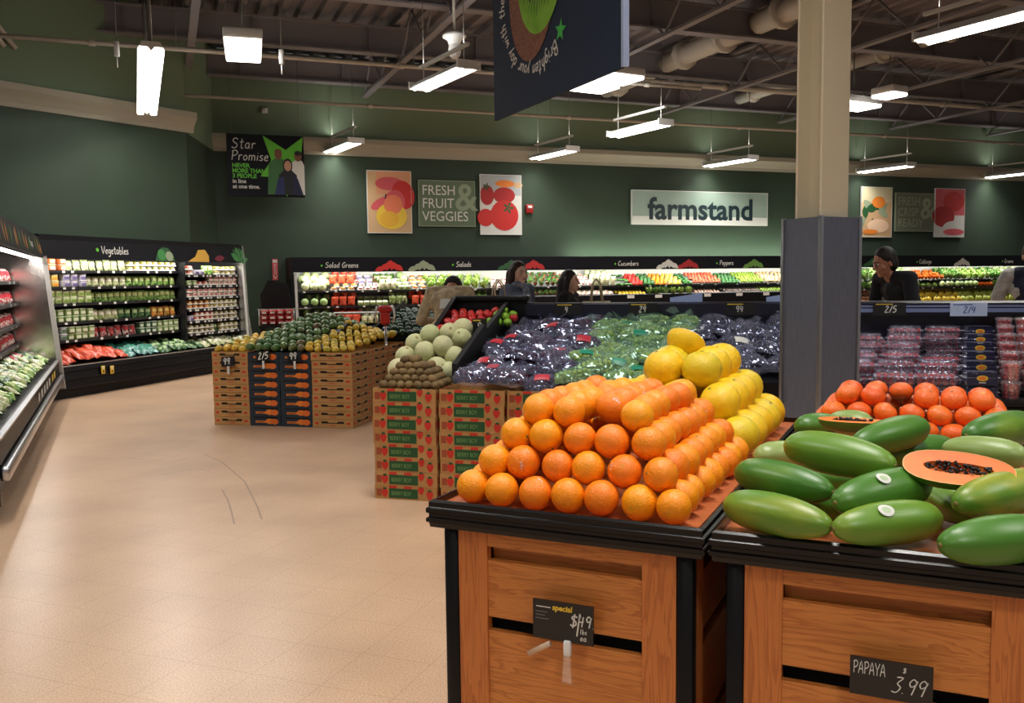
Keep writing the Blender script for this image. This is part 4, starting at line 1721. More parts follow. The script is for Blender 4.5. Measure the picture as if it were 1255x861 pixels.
for k in range(5):
    nu, nv = 7 - k, 5 - (k + 1) // 2
    for i in range(nu):
        for j in range(nv):
            if k < 4 and 0 < i < nu - 1 and 0 < j and k < 3 and j < nv - 1:
                continue
            if k == 4 and (i > 1 or j > 1):
                continue
            r = random.Random(k * 100 + i * 10 + j)
            lb = 'brown kiwi in the %s layer, %s row from the box front, %s from the aisle' % (LAY[k], ORD[j], ORD[i])
            hh = BXH * 8 - .012 + .032 + k * KD * .62
            (kwp2 if r.random() < .2 else kwp).put(IS.p(.035 + (i + .5 + k * .45) * KD * .97, .012 + (j + .5 + k * .5) * KD * .97, hh),
                (radians(90) + r.uniform(-.3, .3), 0, r.uniform(-.6, .6) + bx_ang + pi / 2 * (r.random() < .6)), lb, 'kiwis')

# ---- melons
m_melon = mat('melon_net_rind', (196, 200, 150), .6, c2=(170, 180, 124), scale=14, bump=.35, bscale=60, rnd=(206, 200, 156), ramp=(.4, .7))
ml_ = thing('melon', 'melon', 'melon')
w = MB()
w.ball((0, 0, 0), .078, m_melon, 22, 15, (1, 1, 1.05))
w.build('rind', ml_)
w = MB()
w.lathe([(.012, .081), (.009, .083), (1e-5, .082)], mat('melon_stem_scar', (160, 140, 96), .8), 8)
w.build('stem_scar', ml_)
mlp = Proto(ml_)
MEL = [  # sight line, distance, where
    (488, 452, 6.55, 'lowest at the aisle corner'), (510, 455, 6.50, 'lowest, just above the kiwi peak'), (536, 450, 6.50, 'lowest, in the middle'), (550, 456, 6.45, 'lowest, against the black divider'),
    (497, 437, 6.72, 'second row, at the aisle side'), (521, 431, 6.62, 'second row, beside the big one'), (543, 424, 6.62, 'big one in the second row'), (557, 437, 6.60, 'second row, touching the black divider'),
    (509, 421, 6.86, 'third row, at the aisle side'), (527, 410, 6.86, 'highest on the aisle side'), (551, 408, 6.84, 'high, beside the highest one'), (566, 415, 6.80, 'high, tucked by the black divider'), (567, 402, 6.98, 'topmost at the back')]
for px, py, z, wh in MEL:
    q = atd(px, py, z)
    mlp.put(q, (rng.uniform(-1.2, 1.2), rng.uniform(-1, 1), rng.uniform(0, 6)), 'pale netted melon, %s of the heap' % wh, 'melons')

# ---- apples
def apple_proto(name, c, c2, rnd):
    o = thing(name, name, 'apple')
    w = MB()
    r = .037
    pr = [(1e-5, -.028), (.010, -.031), (.022, -.028), (.032, -.014), (.037, .004), (.034, .020), (.024, .031), (.012, .032), (.005, .026), (1e-5, .022)]
    w.lathe(pr, mat(name + '_skin', c, .25, c2=c2, scale=18, rnd=rnd), 12)
    w.build('skin', o)
    w = MB()
    w.tube([(0, 0, .022), (.004, 0, .042)], .0018, mat('apple_stem', (80, 56, 30), .8), 5)
    w.build('stem', o)
    return Proto(o)


ap_r = apple_proto('red_apple', (176, 30, 36), (200, 62, 50), (206, 48, 46))
ap_g = apple_proto('green_apple', (132, 178, 48), (150, 196, 66), (120, 170, 40))
for j in range(9):
    for i in range(8):
        r = random.Random(900 + j * 20 + i)
        u = .015 + i * .074 + (.037 if j % 2 else 0)
        v = 1.02 + j * .095
        if u > .60 or (u > .42 and v < 1.5):
            continue
        red = u < .03 + .032 * j + .12
        if j > 6 and u < .42:
            red = True
        if u > .55:
            red = True
        z = .955 + (v - 1.02) * .30 + r.uniform(0, .035)
        side = 'behind the melons'
        (ap_r if red else ap_g).put(IS.p(u + r.uniform(-.006, .006), v + r.uniform(-.006, .006), z), (r.uniform(-.9, .9), r.uniform(-.9, .9), r.uniform(0, 6)),
             '%s apple in the %s row from the front of its bin, %s from the aisle' % ('red' if red else 'green', ORD[j], ORD[i]), 'apples behind the melons')
w = MB()
w.prism([(1.01, .67), (1.88, .67), (1.88, 1.16), (1.01, .90)], 'x', -.008, .44, m_black)
w.build('apple_bed', island)


def card(fr, u, v, z, w_, h_, s, label, tiltx=0.0, bg=None, ink=None):
    t = thing('price_card', label, 'price card', fr.p(u, v, z), fr.a)
    b = MB()
    b.box(0, w_, 0, .005, 0, h_, bg or m_card)
    b.build('card', t)
    b = MB()
    chalk(b, s, w_ * .35, h_ * .25, h_ * .5, ink or m_ink_w, -.0012, wd=.14)
    b.rect(w_ * .08, w_ * .6, h_ * .84, h_ * .92, -.0012, m_ink_y if ink is None else ink)
    b.build('chalk_writing', t)
    t.rotation_euler = (tiltx, 0, fr.a)
    return t


card(IS, .36, 1.16, 1.06, .12, .12, '9', 'black price card standing between the melons and the green apples')

# ---- grape bags
m_gr = mat('red_grape', (54, 26, 52), .25, c2=(84, 34, 56), scale=9, rnd=(50, 30, 64))
m_gb = mat('black_grape', (24, 22, 48), .25, rnd=(34, 28, 58))
m_gg = mat('green_grape', (150, 176, 84), .25, rnd=(128, 166, 84))
f_bag = film('grape_bag_film', (206, 214, 250), gloss=.20, rough=.13, bump=.9, bscale=16, haze=.075)
f_bag_g = film('green_bag_film', (190, 236, 214), gloss=.18, rough=.14, bump=.9, bscale=16, haze=.10)


def grape_bag(kind, gm, fm, seed, tagc):
    r = random.Random(seed)
    o = thing('grape_bag', 'bag', 'grapes')
    w = MB()
    gr = .0115
    for k in range(3):
        for i in range(8):
            for j in range(6):
                x, y = (i - 3.5) * .0215 + r.uniform(-.005, .005), (j - 2.5) * .0205 + r.uniform(-.005, .005)
                e = 1 - (x / .095) ** 2 - (y / .07) ** 2
                if e < .12 or k * .02 > .05 * sqrt(e) + .012:
                    continue
                if k == 0 and e > .5:
                    continue
                w.ball((x, y, .014 + k * .02 * (.6 + .4 * e) + r.uniform(-.003, .003)), gr * r.uniform(.9, 1.12), gm, 7, 5)
    s_ = w.build('grapes', o)
    s_['kind'] = 'stuff'
    w = MB()
    n, kk = 20, 6
    vs, fs = [], []
    for a_ in range(kk + 1):
        q = (pi / 2) * a_ / kk
        for i in range(n):
            a = 2 * pi * i / n
            wob = 1 + .07 * sin(3 * a + seed) + .05 * sin(7 * a + 2 * seed) * cos(q)
            vs.append((.108 * cos(a) * cos(q) * wob, .082 * sin(a) * cos(q) * wob, .002 + .072 * sin(q) * (1 + .10 * sin(5 * a + seed * 2) * cos(q))))
    for a_ in range(kk):
        for i in range(n):
            j = (i + 1) % n
            fs.append((a_ * n + i, a_ * n + j, (a_ + 1) * n + j, (a_ + 1) * n + i))
    w.add(vs, fs, fm, True)
    # loose gathered mouth of the bag
    vs, fs = [], []
    for i in range(9):
        tt = i / 8
        vs += [(-.06 + .12 * tt, .06, .05 + .012 * sin(9 * tt + seed)), (-.10 + .2 * tt + .01 * sin(5 * tt), .115 + .01 * sin(7 * tt + seed), .055 + .02 * sin(11 * tt + 2 * seed))]
    fs = [(2 * i, 2 * i + 1, 2 * i + 3, 2 * i + 2) for i in range(8)]
    w.add(vs, fs, fm, True)
    w.build('plastic_bag', o)
    if tagc:
        w = MB()
        vs, fs = [], []
        for i in range(6):
            for j in range(4):
                x, y = -.035 + .014 * i + .03 * (seed % 3 - 1), -.055 + .012 * j
                e = max(0, 1 - (x / .112) ** 2 - (y / .085) ** 2)
                vs.append((x, y, .006 + .074 * sqrt(e)))
        fs = [(i * 4 + j, (i + 1) * 4 + j, (i + 1) * 4 + j + 1, i * 4 + j + 1) for i in range(5) for j in range(3)]
        w.add(vs, fs, tagc, True)
        w.build('label', o, fix=False)
    return Proto(o)


m_redlab = mat('red_bag_label', (190, 44, 58), .4)
m_tealab = mat('teal_bag_label', (40, 140, 110), .4)
red_b = [grape_bag('red', m_gr, f_bag, s, m_redlab if s == 1 else None) for s in (1, 2, 3)]
grn_b = [grape_bag('green', m_gg, f_bag_g, s, m_tealab if s == 4 else None) for s in (4, 5, 6)]
blk_b = [grape_bag('black', m_gb, f_bag, s, m_ink_w if s == 8 else None) for s in (7, 8, 9)]
cnt = {'red': 0, 'green': 0, 'black': 0}
for j in range(10):
    v = .13 + j * .182
    uu = .665 + (j % 2) * .10
    i = 0
    while uu < 3.02:
        lo, hi = 1.40 - .06 * v, 2.10 + .02 * v
        kind = 'red' if uu < lo else ('green' if uu < hi else 'black')
        r = random.Random(400 + 31 * j + i)
        if v < .5:
            z = BXH * 8 - .03 + (v - .1) * .25
        else:
            z = SLZ(v) + .02
        z += .05 * (r.random() < .5) + .02
        if not (kind == 'black' and v < .5):
            P_ = {'red': red_b, 'green': grn_b, 'black': blk_b}[kind][r.randrange(3)]
            P_.put(IS.p(uu + r.uniform(-.03, .03), v + r.uniform(-.02, .02), z), (radians(12) + r.uniform(-.2, .2), r.uniform(-.2, .2), IS.a + r.uniform(-.5, .5) + (pi if r.random() < .3 else 0)),
                   'clear bag of %s grapes, %s row from the front, %s along the island' % (kind, ORD[j], ORD[i]), 'bags of %s grapes' % kind, r.uniform(1.28, 1.5))
        uu += .245
        i += 1

# ---- clear berry packs
m_cell = film('clamshell_plastic', (214, 214, 240), gloss=.16, rough=.08, bump=.35, bscale=50, haze=.03)
m_sb = mat('strawberry', (176, 26, 36), .3, c2=(140, 18, 40), scale=40)
m_rb = mat('dark_berry', (110, 20, 44), .4, rnd=(140, 26, 44))


f_edge = film('clamshell_edge', (222, 222, 246), gloss=.3, rough=.15, bump=.2, bscale=50, haze=.2)


def clamshell(seed, m_fruit, W_=.238, D_=.155, H_=.088, fr=.018):
    r = random.Random(seed)
    o = thing('berry_pack', 'pack', 'berry pack')
    w = MB()
    nx, ny = int(W_ / (fr * 2.0)), int(D_ / (fr * 2.1))
    for k in range(2):
        for i in range(nx):
            for j in range(ny):
                if 0 < i < nx - 1 and 0 < j < ny - 1 and k == 0:
                    continue
                x, y = (i + .5) * (W_ - .02) / nx - W_ / 2 + .01, (j + .5) * (D_ - .02) / ny - D_ / 2 + .01
                w.ball((x + r.uniform(-.003, .003), y + r.uniform(-.003, .003), .018 + k * fr * 1.75 + r.uniform(-.003, .006)), fr * r.uniform(.85, 1.0), m_fruit, 7, 5, (1, 1, 1.1))
    s_ = w.build('berries', o)
    s_['kind'] = 'stuff'
    w = MB()
    w.rbox(-W_ / 2, W_ / 2, -D_ / 2, D_ / 2, 0, H_ * .62, m_cell, .016, 2)
    w.build('base', o)
    w = MB()
    w.rbox(-W_ / 2 - .004, W_ / 2 + .004, -D_ / 2 - .004, D_ / 2 + .004, H_ * .58, H_ * .64, f_edge, .003, 1)
    w.rbox(-W_ / 2 + .008, W_ / 2 - .008, -D_ / 2 + .008, D_ / 2 - .008, H_ * .66, H_, m_cell, .012, 2)
    w.build('lid', o)
    return o


sb_p = [Proto(clamshell(11, m_sb)), Proto(clamshell(12, m_rb))]


def blue_pack():
    o = clamshell(13, mat('blueberry', (36, 40, 84), .5), .20, .13, .085, .011)
    w = MB()
    mb_ = mat('navy_pack_label', (28, 34, 66), .3)
    w.box(-.086, .086, -.068, -.0665, .008, .078, mb_)
    w.box(-.086, .086, -.06, .06, .0855, .0865, mb_)
    w.disc(0, .05, .032, .018, -.0692, m_ink_y, 16)
    w.disc(0, .05, .022, .012, -.0698, m_ink_o, 16)
    w.rect(-.02, .02, .020, .026, -.0692, m_ink_w)
    w.build('label', o, fix=False)
    return o


bl_p = [Proto(blue_pack())]
cup_m = film('cup_plastic', (236, 226, 236), gloss=.22, rough=.08, bump=.2, bscale=50, haze=.12)


def cup():
    o = thing('fruit_cup', 'cup', 'fruit cup')
    w = MB()
    w.lathe([(.042, 0), (.044, .004), (.056, .10), (.058, .104)], cup_m, 18, cap=False)
    w.build('cup', o)
    w = MB()
    w.lathe([(.060, .100), (.060, .110), (.052, .118), (1e-5, .120)], cup_m, 18, cap=False)
    w.build('lid', o)
    w = MB()
    r = random.Random(3)
    for k in range(4):
        for i in range(6):
            a = i * pi / 3 + k
            w.ball((.031 * cos(a), .031 * sin(a), .018 + k * .023), .015, mat('cut_red_fruit', (178, 36, 44), .3, rnd=(200, 70, 60)), 6, 5)
    s_ = w.build('fruit_pieces', o)
    s_['kind'] = 'stuff'
    return Proto(o)


cup_p = cup()
for j in range(6):
    v = .42 + j * .255
    z = .715 + j * .042
    ub = hit(IS, v, 1177, 430)[0]
    for ti in range(2):
        for i in range(9):
            r = random.Random(600 + 97 * j + 11 * ti + i)
            where = '%s tier, %s along, %s of two' % (ORD[j], ORD[i], ('lower', 'upper')[ti])
            zz = z + ti * .0885
            if ti == 1 and i < 5 and r.random() < .22:
                continue
            if i < 5:
                uu = ub - .126 - .252 * (4 - i) + r.uniform(-.02, .012)
                if uu < 3.14:
                    continue
                sb_p[r.randrange(2)].put(IS.p(uu, v + r.uniform(-.012, .012), zz), (0, 0, IS.a + r.uniform(-.12, .12)), 'clear pack of red berries, ' + where, 'clear berry packs')
            elif i == 5:
                bl_p[0].put(IS.p(ub + .112, v + r.uniform(-.008, .008), zz), (0, 0, IS.a + r.uniform(-.04, .04)), 'navy labelled pack of blueberries, ' + where, 'blueberry packs')
            else:
                cup_p.put(IS.p(ub + .29 + .128 * (i - 6), v, z + ti * .121), (0, 0, r.uniform(0, 6)), 'clear cup of cut red fruit, ' + where, 'cut fruit cups')
    t3 = tag(MB().box(3.03, 5.2, v - .1, v + .1499, z - .03, z, m_black).build('step_shelf'), 'black step under the %s tier of berry packs from the front' % ORD[j], 'shelf', 'steps under the berries')
    t3.location, t3.rotation_euler = IS.o, (0, 0, IS.a)

# price cards on the island rail
for px, s, lb in ((697, '4', 'by the seated-looking woman in black'), (788, '29', 'above the green grapes'), (907, '94', 'above the black grapes')):
    u, z = hit(IS, 1.88, px, 380)
    card(IS, u - .12, 1.885, 1.175, .24, .10, s, 'dark price card on the island rail ' + {'4': 'behind the red grapes', '29': 'above the green grapes', '94': 'above the black grapes'}[s])
u, z = hit(IS, 1.88, 1090, 380)
card(IS, u - .12, 1.875, 1.17, .24, .10, '2/5', 'dark price card on the island rail above the red berries, beside the post')
u, z = hit(IS, 1.88, 1187, 380)
t = card(IS, u - .13, 1.875, 1.165, .26, .10, '2/4', 'pale blue price card on the island rail above the blueberries', bg=mat('pale_blue_card', (190, 206, 236), .4), ink=mat('blue_ink', (50, 80, 150), .5))
for px, wd in ((841, .19), (960, .19)):
    u, z = hit(IS, 1.97, px, 372)
    t = thing('folded_sign', 'pale blue card lying on the island rail ' + ('above the black grapes' if px < 900 else 'beside the post'), 'card', IS.p(u - wd * .7, 1.96, 1.282), IS.a)
    w = MB()
    w.prism([(0, 0), (wd * 1.4, 0), (wd * 1.4, .075), (0, .035)], 'y', 0, .006, mat('pale_blue_card2', (150, 168, 214), .5))
    w.build('card', t)
# ---------------------------------------------------------------- mango island of stacked boxes
def tray_box(name, W_, D_, H_, m, print_m, style):
    o = thing(name, name, 'box')
    w = MB()
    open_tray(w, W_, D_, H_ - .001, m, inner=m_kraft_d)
    w.build('tray', o)
    w = MB()
    for M, L in ((Matrix.Identity(4), W_), (Matrix.Translation((W_, 0, 0)) @ Matrix.Rotation(pi / 2, 4, 'Z'), D_)):
        w.M = M
        y = -.0012
        if style == 'brown':
            w.flat([(L * .22, H_ * .52), (L * .22, H_ * .78), (L * .36, H_ * .78), (L * .40, H_ * .62), (L * .60, H_ * .62), (L * .64, H_ * .78), (L * .78, H_ * .78), (L * .78, H_ * .52)], y, m_slot)
            w.disc(L * .10, H_ * .55, L * .055, H_ * .14, y, print_m, 10)
            w.disc(L * .89, H_ * .55, L * .055, H_ * .14, y, print_m, 10)
            w.rect(L * .42, L * .58, H_ * .22, H_ * .36, y, mat('tan_red_print', (190, 96, 60), .7))
            w.rect(0, L, 0, H_ * .05, y, m_kraft_d)
        else:
            w.rect(L * .18, L * .56, H_ * .34, H_ * .56, y, m_ink_o)
            w.disc(L * .64, H_ * .52, L * .14, H_ * .30, y - .0004, m_ink_o, 12)
            w.disc(L * .80, H_ * .50, L * .13, H_ * .32, y - .0008, mat('blue_box_fruit', (224, 110, 40), .6), 12)
            w.rect(L * .22, L * .46, H_ * .40, H_ * .47, y - .0005, m_ink_k)
            w.rect(L * .10, L * .90, H_ * .86, H_ * .99, y, m_slot)
        w.M = Matrix.Identity(4)
    w.build('side_print', o, fix=False)
    return Proto(o)


m_bluebox = mat('dark_blue_cardboard', (34, 48, 62), .7)
bbx = tray_box('mango_box', .41, .50, .0855, m_kraft, m_berry, 'brown')
bbx2 = tray_box('mango_box', .44, .50, .0855, m_kraft, m_berry, 'brown')
blx = tray_box('mango_box', .345, .50, .096, m_bluebox, m_ink_o, 'blue')


def levels(k, n):
    return 'topmost' if k == n - 1 else ('lowest' if k == 0 else ORD[n - 1 - k] + ' from the top')


for u, P_, n, h, nm in ((.0, bbx, 9, .0855, 'brown box at the aisle corner'), (.417, blx, 8, .096, 'dark blue box in the stack beside the brown corner stack'), (.770, blx, 8, .096, 'dark blue box in the second blue stack'), (1.122, bbx2, 9, .0855, 'brown box in the stack at the far corner')):
    for k in range(n):
        P_.put(MI.p(u + rng.uniform(-.004, .004), rng.uniform(-.004, .004), k * h), (0, 0, MI.a + rng.uniform(-.006, .006)), nm.replace('box', 'mango box', 1) + ', ' + levels(k, n), 'mango boxes')
for v, nm in ((.515, 'middle of the island side'), (1.03, 'back of the island side')):
    for k in range(9):
        bbx2.put(MI.p(1.122 + rng.uniform(-.004, .004), v + rng.uniform(-.004, .004), k * .0855), (0, 0, MI.a + rng.uniform(-.006, .006)),
                 'brown mango box at the %s, %s' % (nm, levels(k, 9)), 'mango boxes')
t = thing('display_bed', 'hidden dark mound that carries the heap of mangoes', 'display bed', MI.o, MI.a)
w = MB()
w.box(.02, 1.10, .52, 1.5, .0, .76, m_kraft_d)
w.prism([(.10, .770), (1.5, .770), (1.5, .86), (1.05, 1.02), (.85, 1.02), (.10, .775)], 'x', .44, 1.16, m_black)
w.build('bed', t)


def mango_proto(name, c, c2, rnd, L, ramp):
    o = thing(name, name, 'mango')
    w = MB()
    pr = [(1e-5, -.5), (.14, -.485), (.27, -.43), (.37, -.31), (.42, -.14), (.42, .04), (.37, .20), (.28, .33), (.17, .43), (.08, .48), (1e-5, .5)]
    w.lathe([(r * L * .92, z * L) for r, z in pr], mat(name + '_skin', c, .35, c2=c2, scale=9, detail=2, rnd=rnd, ramp=ramp), 12)
    w.build('skin', o)
    w = MB()
    w.lathe([(.05 * L, -.492 * L), (.03 * L, -.52 * L), (1e-5, -.52 * L)], m_stemcal, 6)
    w.build('stem_end', o)
    return Proto(o)


mg = mango_proto('mango', (62, 108, 54), (128, 66, 62), (96, 128, 66), .108, (.48, .7))
mgd = mango_proto('mango', (116, 54, 60), (78, 108, 56), (128, 84, 66), .102, (.45, .65))
ym = mango_proto('yellow_mango', (222, 196, 78), (176, 182, 72), (232, 188, 60), .088, (.4, .75))
lim = mango_proto('yellow_mango', (182, 190, 78), (214, 200, 86), (160, 182, 74), .088, (.4, .75))


def mound(u, v):
    # height of the heap
    c = max(0, 1 - abs(u - .80) / .55)
    ramp_ = min(1.0, v / .95) if v < .95 else max(0.5, 1 - (v - .95) * .7)
    return .80 + .10 * ramp_ + .22 * (c ** .7) * ramp_


ci = 0
for j in range(15):
    for i in range(17):
        r = random.Random(2000 + j * 40 + i)
        u, v = .05 + i * .094 + (.045 if j % 2 else 0), .045 + j * .098
        if u > 1.53:
            continue
        z = mound(u, v) + r.uniform(-.012, .022)
        yel = u < .40 - .05 * v or u > 1.02 + .10 * v
        rot = (r.uniform(-.5, .5) + pi / 2, r.uniform(-.6, .6), r.uniform(0, 6))
        if yel:
            P_ = ym if r.random() < .55 else lim
            side = 'on the brown corner stack' if u < .6 else 'over the far brown stacks'
            P_.put(MI.p(u, v, z - .012), rot, 'yellow mango %s, %s row from the front, %s along' % (side, ORD[j], ORD[i]), 'yellow mangoes')
        else:
            P_ = mg if r.random() < .62 else mgd
            P_.put(MI.p(u, v, z), rot, '%s mango in the dark heap, %s row from the front, %s along' % ('green' if P_ is mg else 'reddish', ORD[j], ORD[i]), 'green and red mangoes')


def tag_on_stack(u, z, s, label):
    t = thing('price_card', label, 'price card', MI.p(u, -.03, z), MI.a)
    b = MB()
    b.box(-.075, .075, 0, .005, -.05, .05, m_card)
    b.build('card', t)
    b = MB()
    chalk(b, s, -.055, -.03, .065, m_ink_w, -.0015, wd=.2)
    b.build('chalk_writing', t)
    b = MB()
    b.box(-.012, .012, 0, .008, -.13, -.05, m_white)
    b.build('clip', t)
    t.rotation_euler = (radians(-8), radians(-5), MI.a)


tag_on_stack(.20, .67, '99', 'black price card clipped to the brown mango stack at the aisle corner')
tag_on_stack(.60, .73, '2/5', 'black price card clipped to the first dark blue mango stack')
tag_on_stack(.95, .73, '99', 'black price card clipped to the second dark blue mango stack')

# ---------------------------------------------------------------- avocado bin beyond the mangoes
AV = Frame(-1.62, 10.55, -13.2)
t = thing('avocado_bin', 'black sloping bin of dark green avocados beyond the mango island', 'bin', AV.o, AV.a)
w = MB()
w.prism([(0, .05), (1.1, .05), (1.1, 1.05), (0, .80)], 'x', 0, .95, m_blackmetal)
w.build('body', t)
for x in (-.03, .95):
    w = MB()
    w.prism([(-.02, .3), (1.1, .3), (1.1, 1.22), (-.02, .92)], 'x', x, x + .03, m_black)
    w.build('side_panel', t)
avp = mango_proto('avocado', (30, 58, 40), (22, 44, 32), (36, 70, 44), .105, (.3, .7))
avp.o['category'] = 'avocado'
for j in range(11):
    for i in range(10):
        r = random.Random(3000 + j * 20 + i)
        u, v = .05 + i * .094 + (.04 if j % 2 else 0), .05 + j * .098
        if u > .92:
            continue
        z = .80 + v * .227 + .045 + .05 * sin(pi * v / 1.1) + r.uniform(-.01, .02)
        avp.put(AV.p(u, v, z), (r.uniform(-.5, .5) + pi / 2, r.uniform(-.5, .5), r.uniform(0, 6)),
                'dark green avocado in the bin, %s row from the front, %s along' % (ORD[j], ORD[i]), 'avocados')
# bag stand with red dispenser and a pale shelf
q = at(472, 384, 1.12)
t = thing('bag_stand', 'thin stand with a red bag dispenser beside the avocados', 'stand', (q.x, q.y, 0), MI.a)
w = MB()
w.tube([(0, 0, 0), (0, 0, 1.0)], .015, m_chrome, 8)
w.lathe([(.16, 0), (.15, .02), (.02, .03)], m_black, 16)
w.build('post', t)
w = MB()
w.rbox(-.05, .05, -.04, .04, 1.0, 1.14, m_ink_r, .02)
w.rbox(-.075, .075, -.05, .05, 1.13, 1.21, mat('dispenser_red', (190, 34, 36), .4), .03)
w.build('dispenser', t)
w = MB()
for s in (-1, 1):
    w.tube([(s * .09, 0, 1.02), (s * .12, -.02, 1.10), (s * .09, 0, 1.2)], .012, m_white, 6)
w.build('bag_roll_arm', t)
q = at(437, 383, 1.08)
t = thing('glass_shelf', 'pale shelf edge on black legs behind the mango heap', 'shelf', (q.x, q.y, 0), radians(8))
w = MB()
w.box(-.30, .30, 0, .35, 1.065, 1.08, mat('pale_shelf', (210, 214, 206), .3))
w.build('shelf_board', t)
for x in (-.28, .28):
    w = MB()
    w.box(x - .012, x + .012, .16, .19, 0, 1.065, m_black)
    w.build('leg', t)

# ---------------------------------------------------------------- small end table with red packs between the chillers
q = at(336, 397, .86)
ET = Frame(q.x - .22, q.y, 12)
t = thing('end_table', 'small black table of red packs between the two chillers', 'table', ET.o, ET.a)
w = MB()
w.box(0, .5, 0, .5, .80, .84, m_black)
w.build('table_top', t)
for x in (.02, .45):
    for y in (.02, .45):
        w = MB()
        w.box(x, x + .03, y, y + .03, 0, .80, m_black)
        w.build('leg', t)
w = MB()
w.box(-.02, .52, .02, .04, 1.07, 1.085, m_chrome)
w.box(.52, .75, .02, .04, 1.07, 1.085, m_chrome)
w.tube([(.0, .03, .84), (.0, .03, 1.07)], .008, m_chrome, 6)
w.tube([(.5, .03, .84), (.5, .03, 1.07)], .008, m_chrome, 6)
w.build('guard_rail', t)
rp = thing('red_pack', 'red pack', 'pack')
w = MB()
w.rbox(-.055, .055, -.05, .05, 0, .075, mat('red_pack_film', (176, 40, 40), .3, c2=(120, 24, 28), scale=30), .02)
w.build('pack', rp)
w = MB()
w.rect(-.03, .03, .02, .05, -.0515, m_ink_w)
w.build('label', rp, fix=False)
rpp = Proto(rp)
for k in range(3):
    for i in range(4):
        for j in range(3):
            rpp.put(ET.p(.07 + i * .118, .11 + j * .12, .84 + k * .0765), (0, 0, ET.a + rng.uniform(-.1, .1)), 'red pack on the end table, %s layer, %s row, %s from the wall chiller' % (LAY[k], ORD[j], ORD[i]), 'red packs')
t = thing('tilted_board', 'black tilted board standing behind the red packs', 'board', ET.p(.02, .46, .845), ET.a)
w = MB()
w.prism([(0, .0), (.46, .0), (.40, .60), (.10, .66), (-.02, .44)], 'y', 0, .03, m_black)
w.build('panel', t)
w = MB()
w.box(.08, .12, .03, .06, 0, .4, m_black)
w.build('brace', t)
# ---------------------------------------------------------------- packaged goods
m_shelf = mat('black_shelf', (22, 22, 26), .4)
m_tagw = mat('white_price_tag', (226, 226, 222), .5)
m_tray = mat('black_tray', (26, 26, 28), .4)
f_wrap = film('pack_wrap', (240, 240, 240), gloss=.12, rough=.12, bump=.4, bscale=40, haze=.05)


def tub(name, c, lid, band):
    o = thing(name, name, 'tub')
    w = MB()
    w.rbox(-.052, .052, -.05, .05, 0, .078, mat(name + '_body', c, .35), .014, 2)
    w.rect(-.042, .042, .018, .056, -.0512, mat(name + '_band', band, .4))
    w.build('tub', o)
    w = MB()
    w.rbox(-.055, .055, -.053, .053, .076, .088, mat(name + '_lid', lid, .35), .005, 1)
    w.build('lid', o)
    return Proto(o)


def bag(name, c, c2, band=None, W_=.125, H_=.155):
    o = thing(name, name, 'bag')
    w = MB()
    n, k = 10, 8
    vs, fs = [], []
    for s in (-1, 1):
        for i in range(k + 1):
            for j in range(n + 1):
                x, z = (j / n - .5), i / k
                e = max(0, (1 - (2 * x) ** 2)) ** .5 * max(0, (1 - (2 * z - 1) ** 4)) ** .6
                puff = .036 * e * (1 + .2 * sin(9 * x + 5 * z)) + .001
                vs.append((x * W_ * (1 - .08 * sin(pi * z)), s * puff + .012 * sin(3 * z), z * H_))
    m1 = (k + 1) * (n + 1)
    for s in range(2):
        for i in range(k):
            for j in range(n):
                a = s * m1 + i * (n + 1) + j
                fs.append((a, a + 1, a + n + 2, a + n + 1))
    w.add(vs, fs, mat(name + '_film', c, .25, c2=c2, scale=26, detail=3, ramp=(.42, .58)), True)
    w.build('bag', o)
    if band:
        w = MB()
        bs, ff = [], []
        for i in range(3):
            for j in range(n + 1):
                x, z = (j / n - .5) * .82, .48 + .16 * i
                e = max(0, (1 - (2 * x) ** 2)) ** .5 * max(0, (1 - (2 * z - 1) ** 4)) ** .6
                bs.append((x * W_ * (1 - .08 * sin(pi * z)), -(.036 * e * (1 + .2 * sin(9 * x + 5 * z)) + .003) + .012 * sin(3 * z), z * H_))
        ff = [(i * (n + 1) + j, i * (n + 1) + j + 1, (i + 1) * (n + 1) + j + 1, (i + 1) * (n + 1) + j) for i in range(2) for j in range(n)]
        w.add(bs, ff, mat(name + '_label', band, .35), True)
        w.build('label', o, fix=False)
    return Proto(o)


def tray(name, c, c2, band):
    o = thing(name, name, 'tray pack')
    w = MB()
    w.rbox(-.058, .058, -.05, .05, 0, .03, mat(name + '_tray', (226, 222, 214), .4), .008, 1)
    w.build('tray', o)
    w = MB()
    w.rbox(-.053, .053, -.046, .046, .018, .072, mat(name + '_food', c, .3, c2=c2, scale=34, ramp=(.42, .58)), .022, 2)
    w.build('wrapped_food', o)
    w = MB()
    w.rect(-.025, .025, .032, .058, -.0475, mat(name + '_label', band, .4))
    w.build('label', o, fix=False)
    return Proto(o)


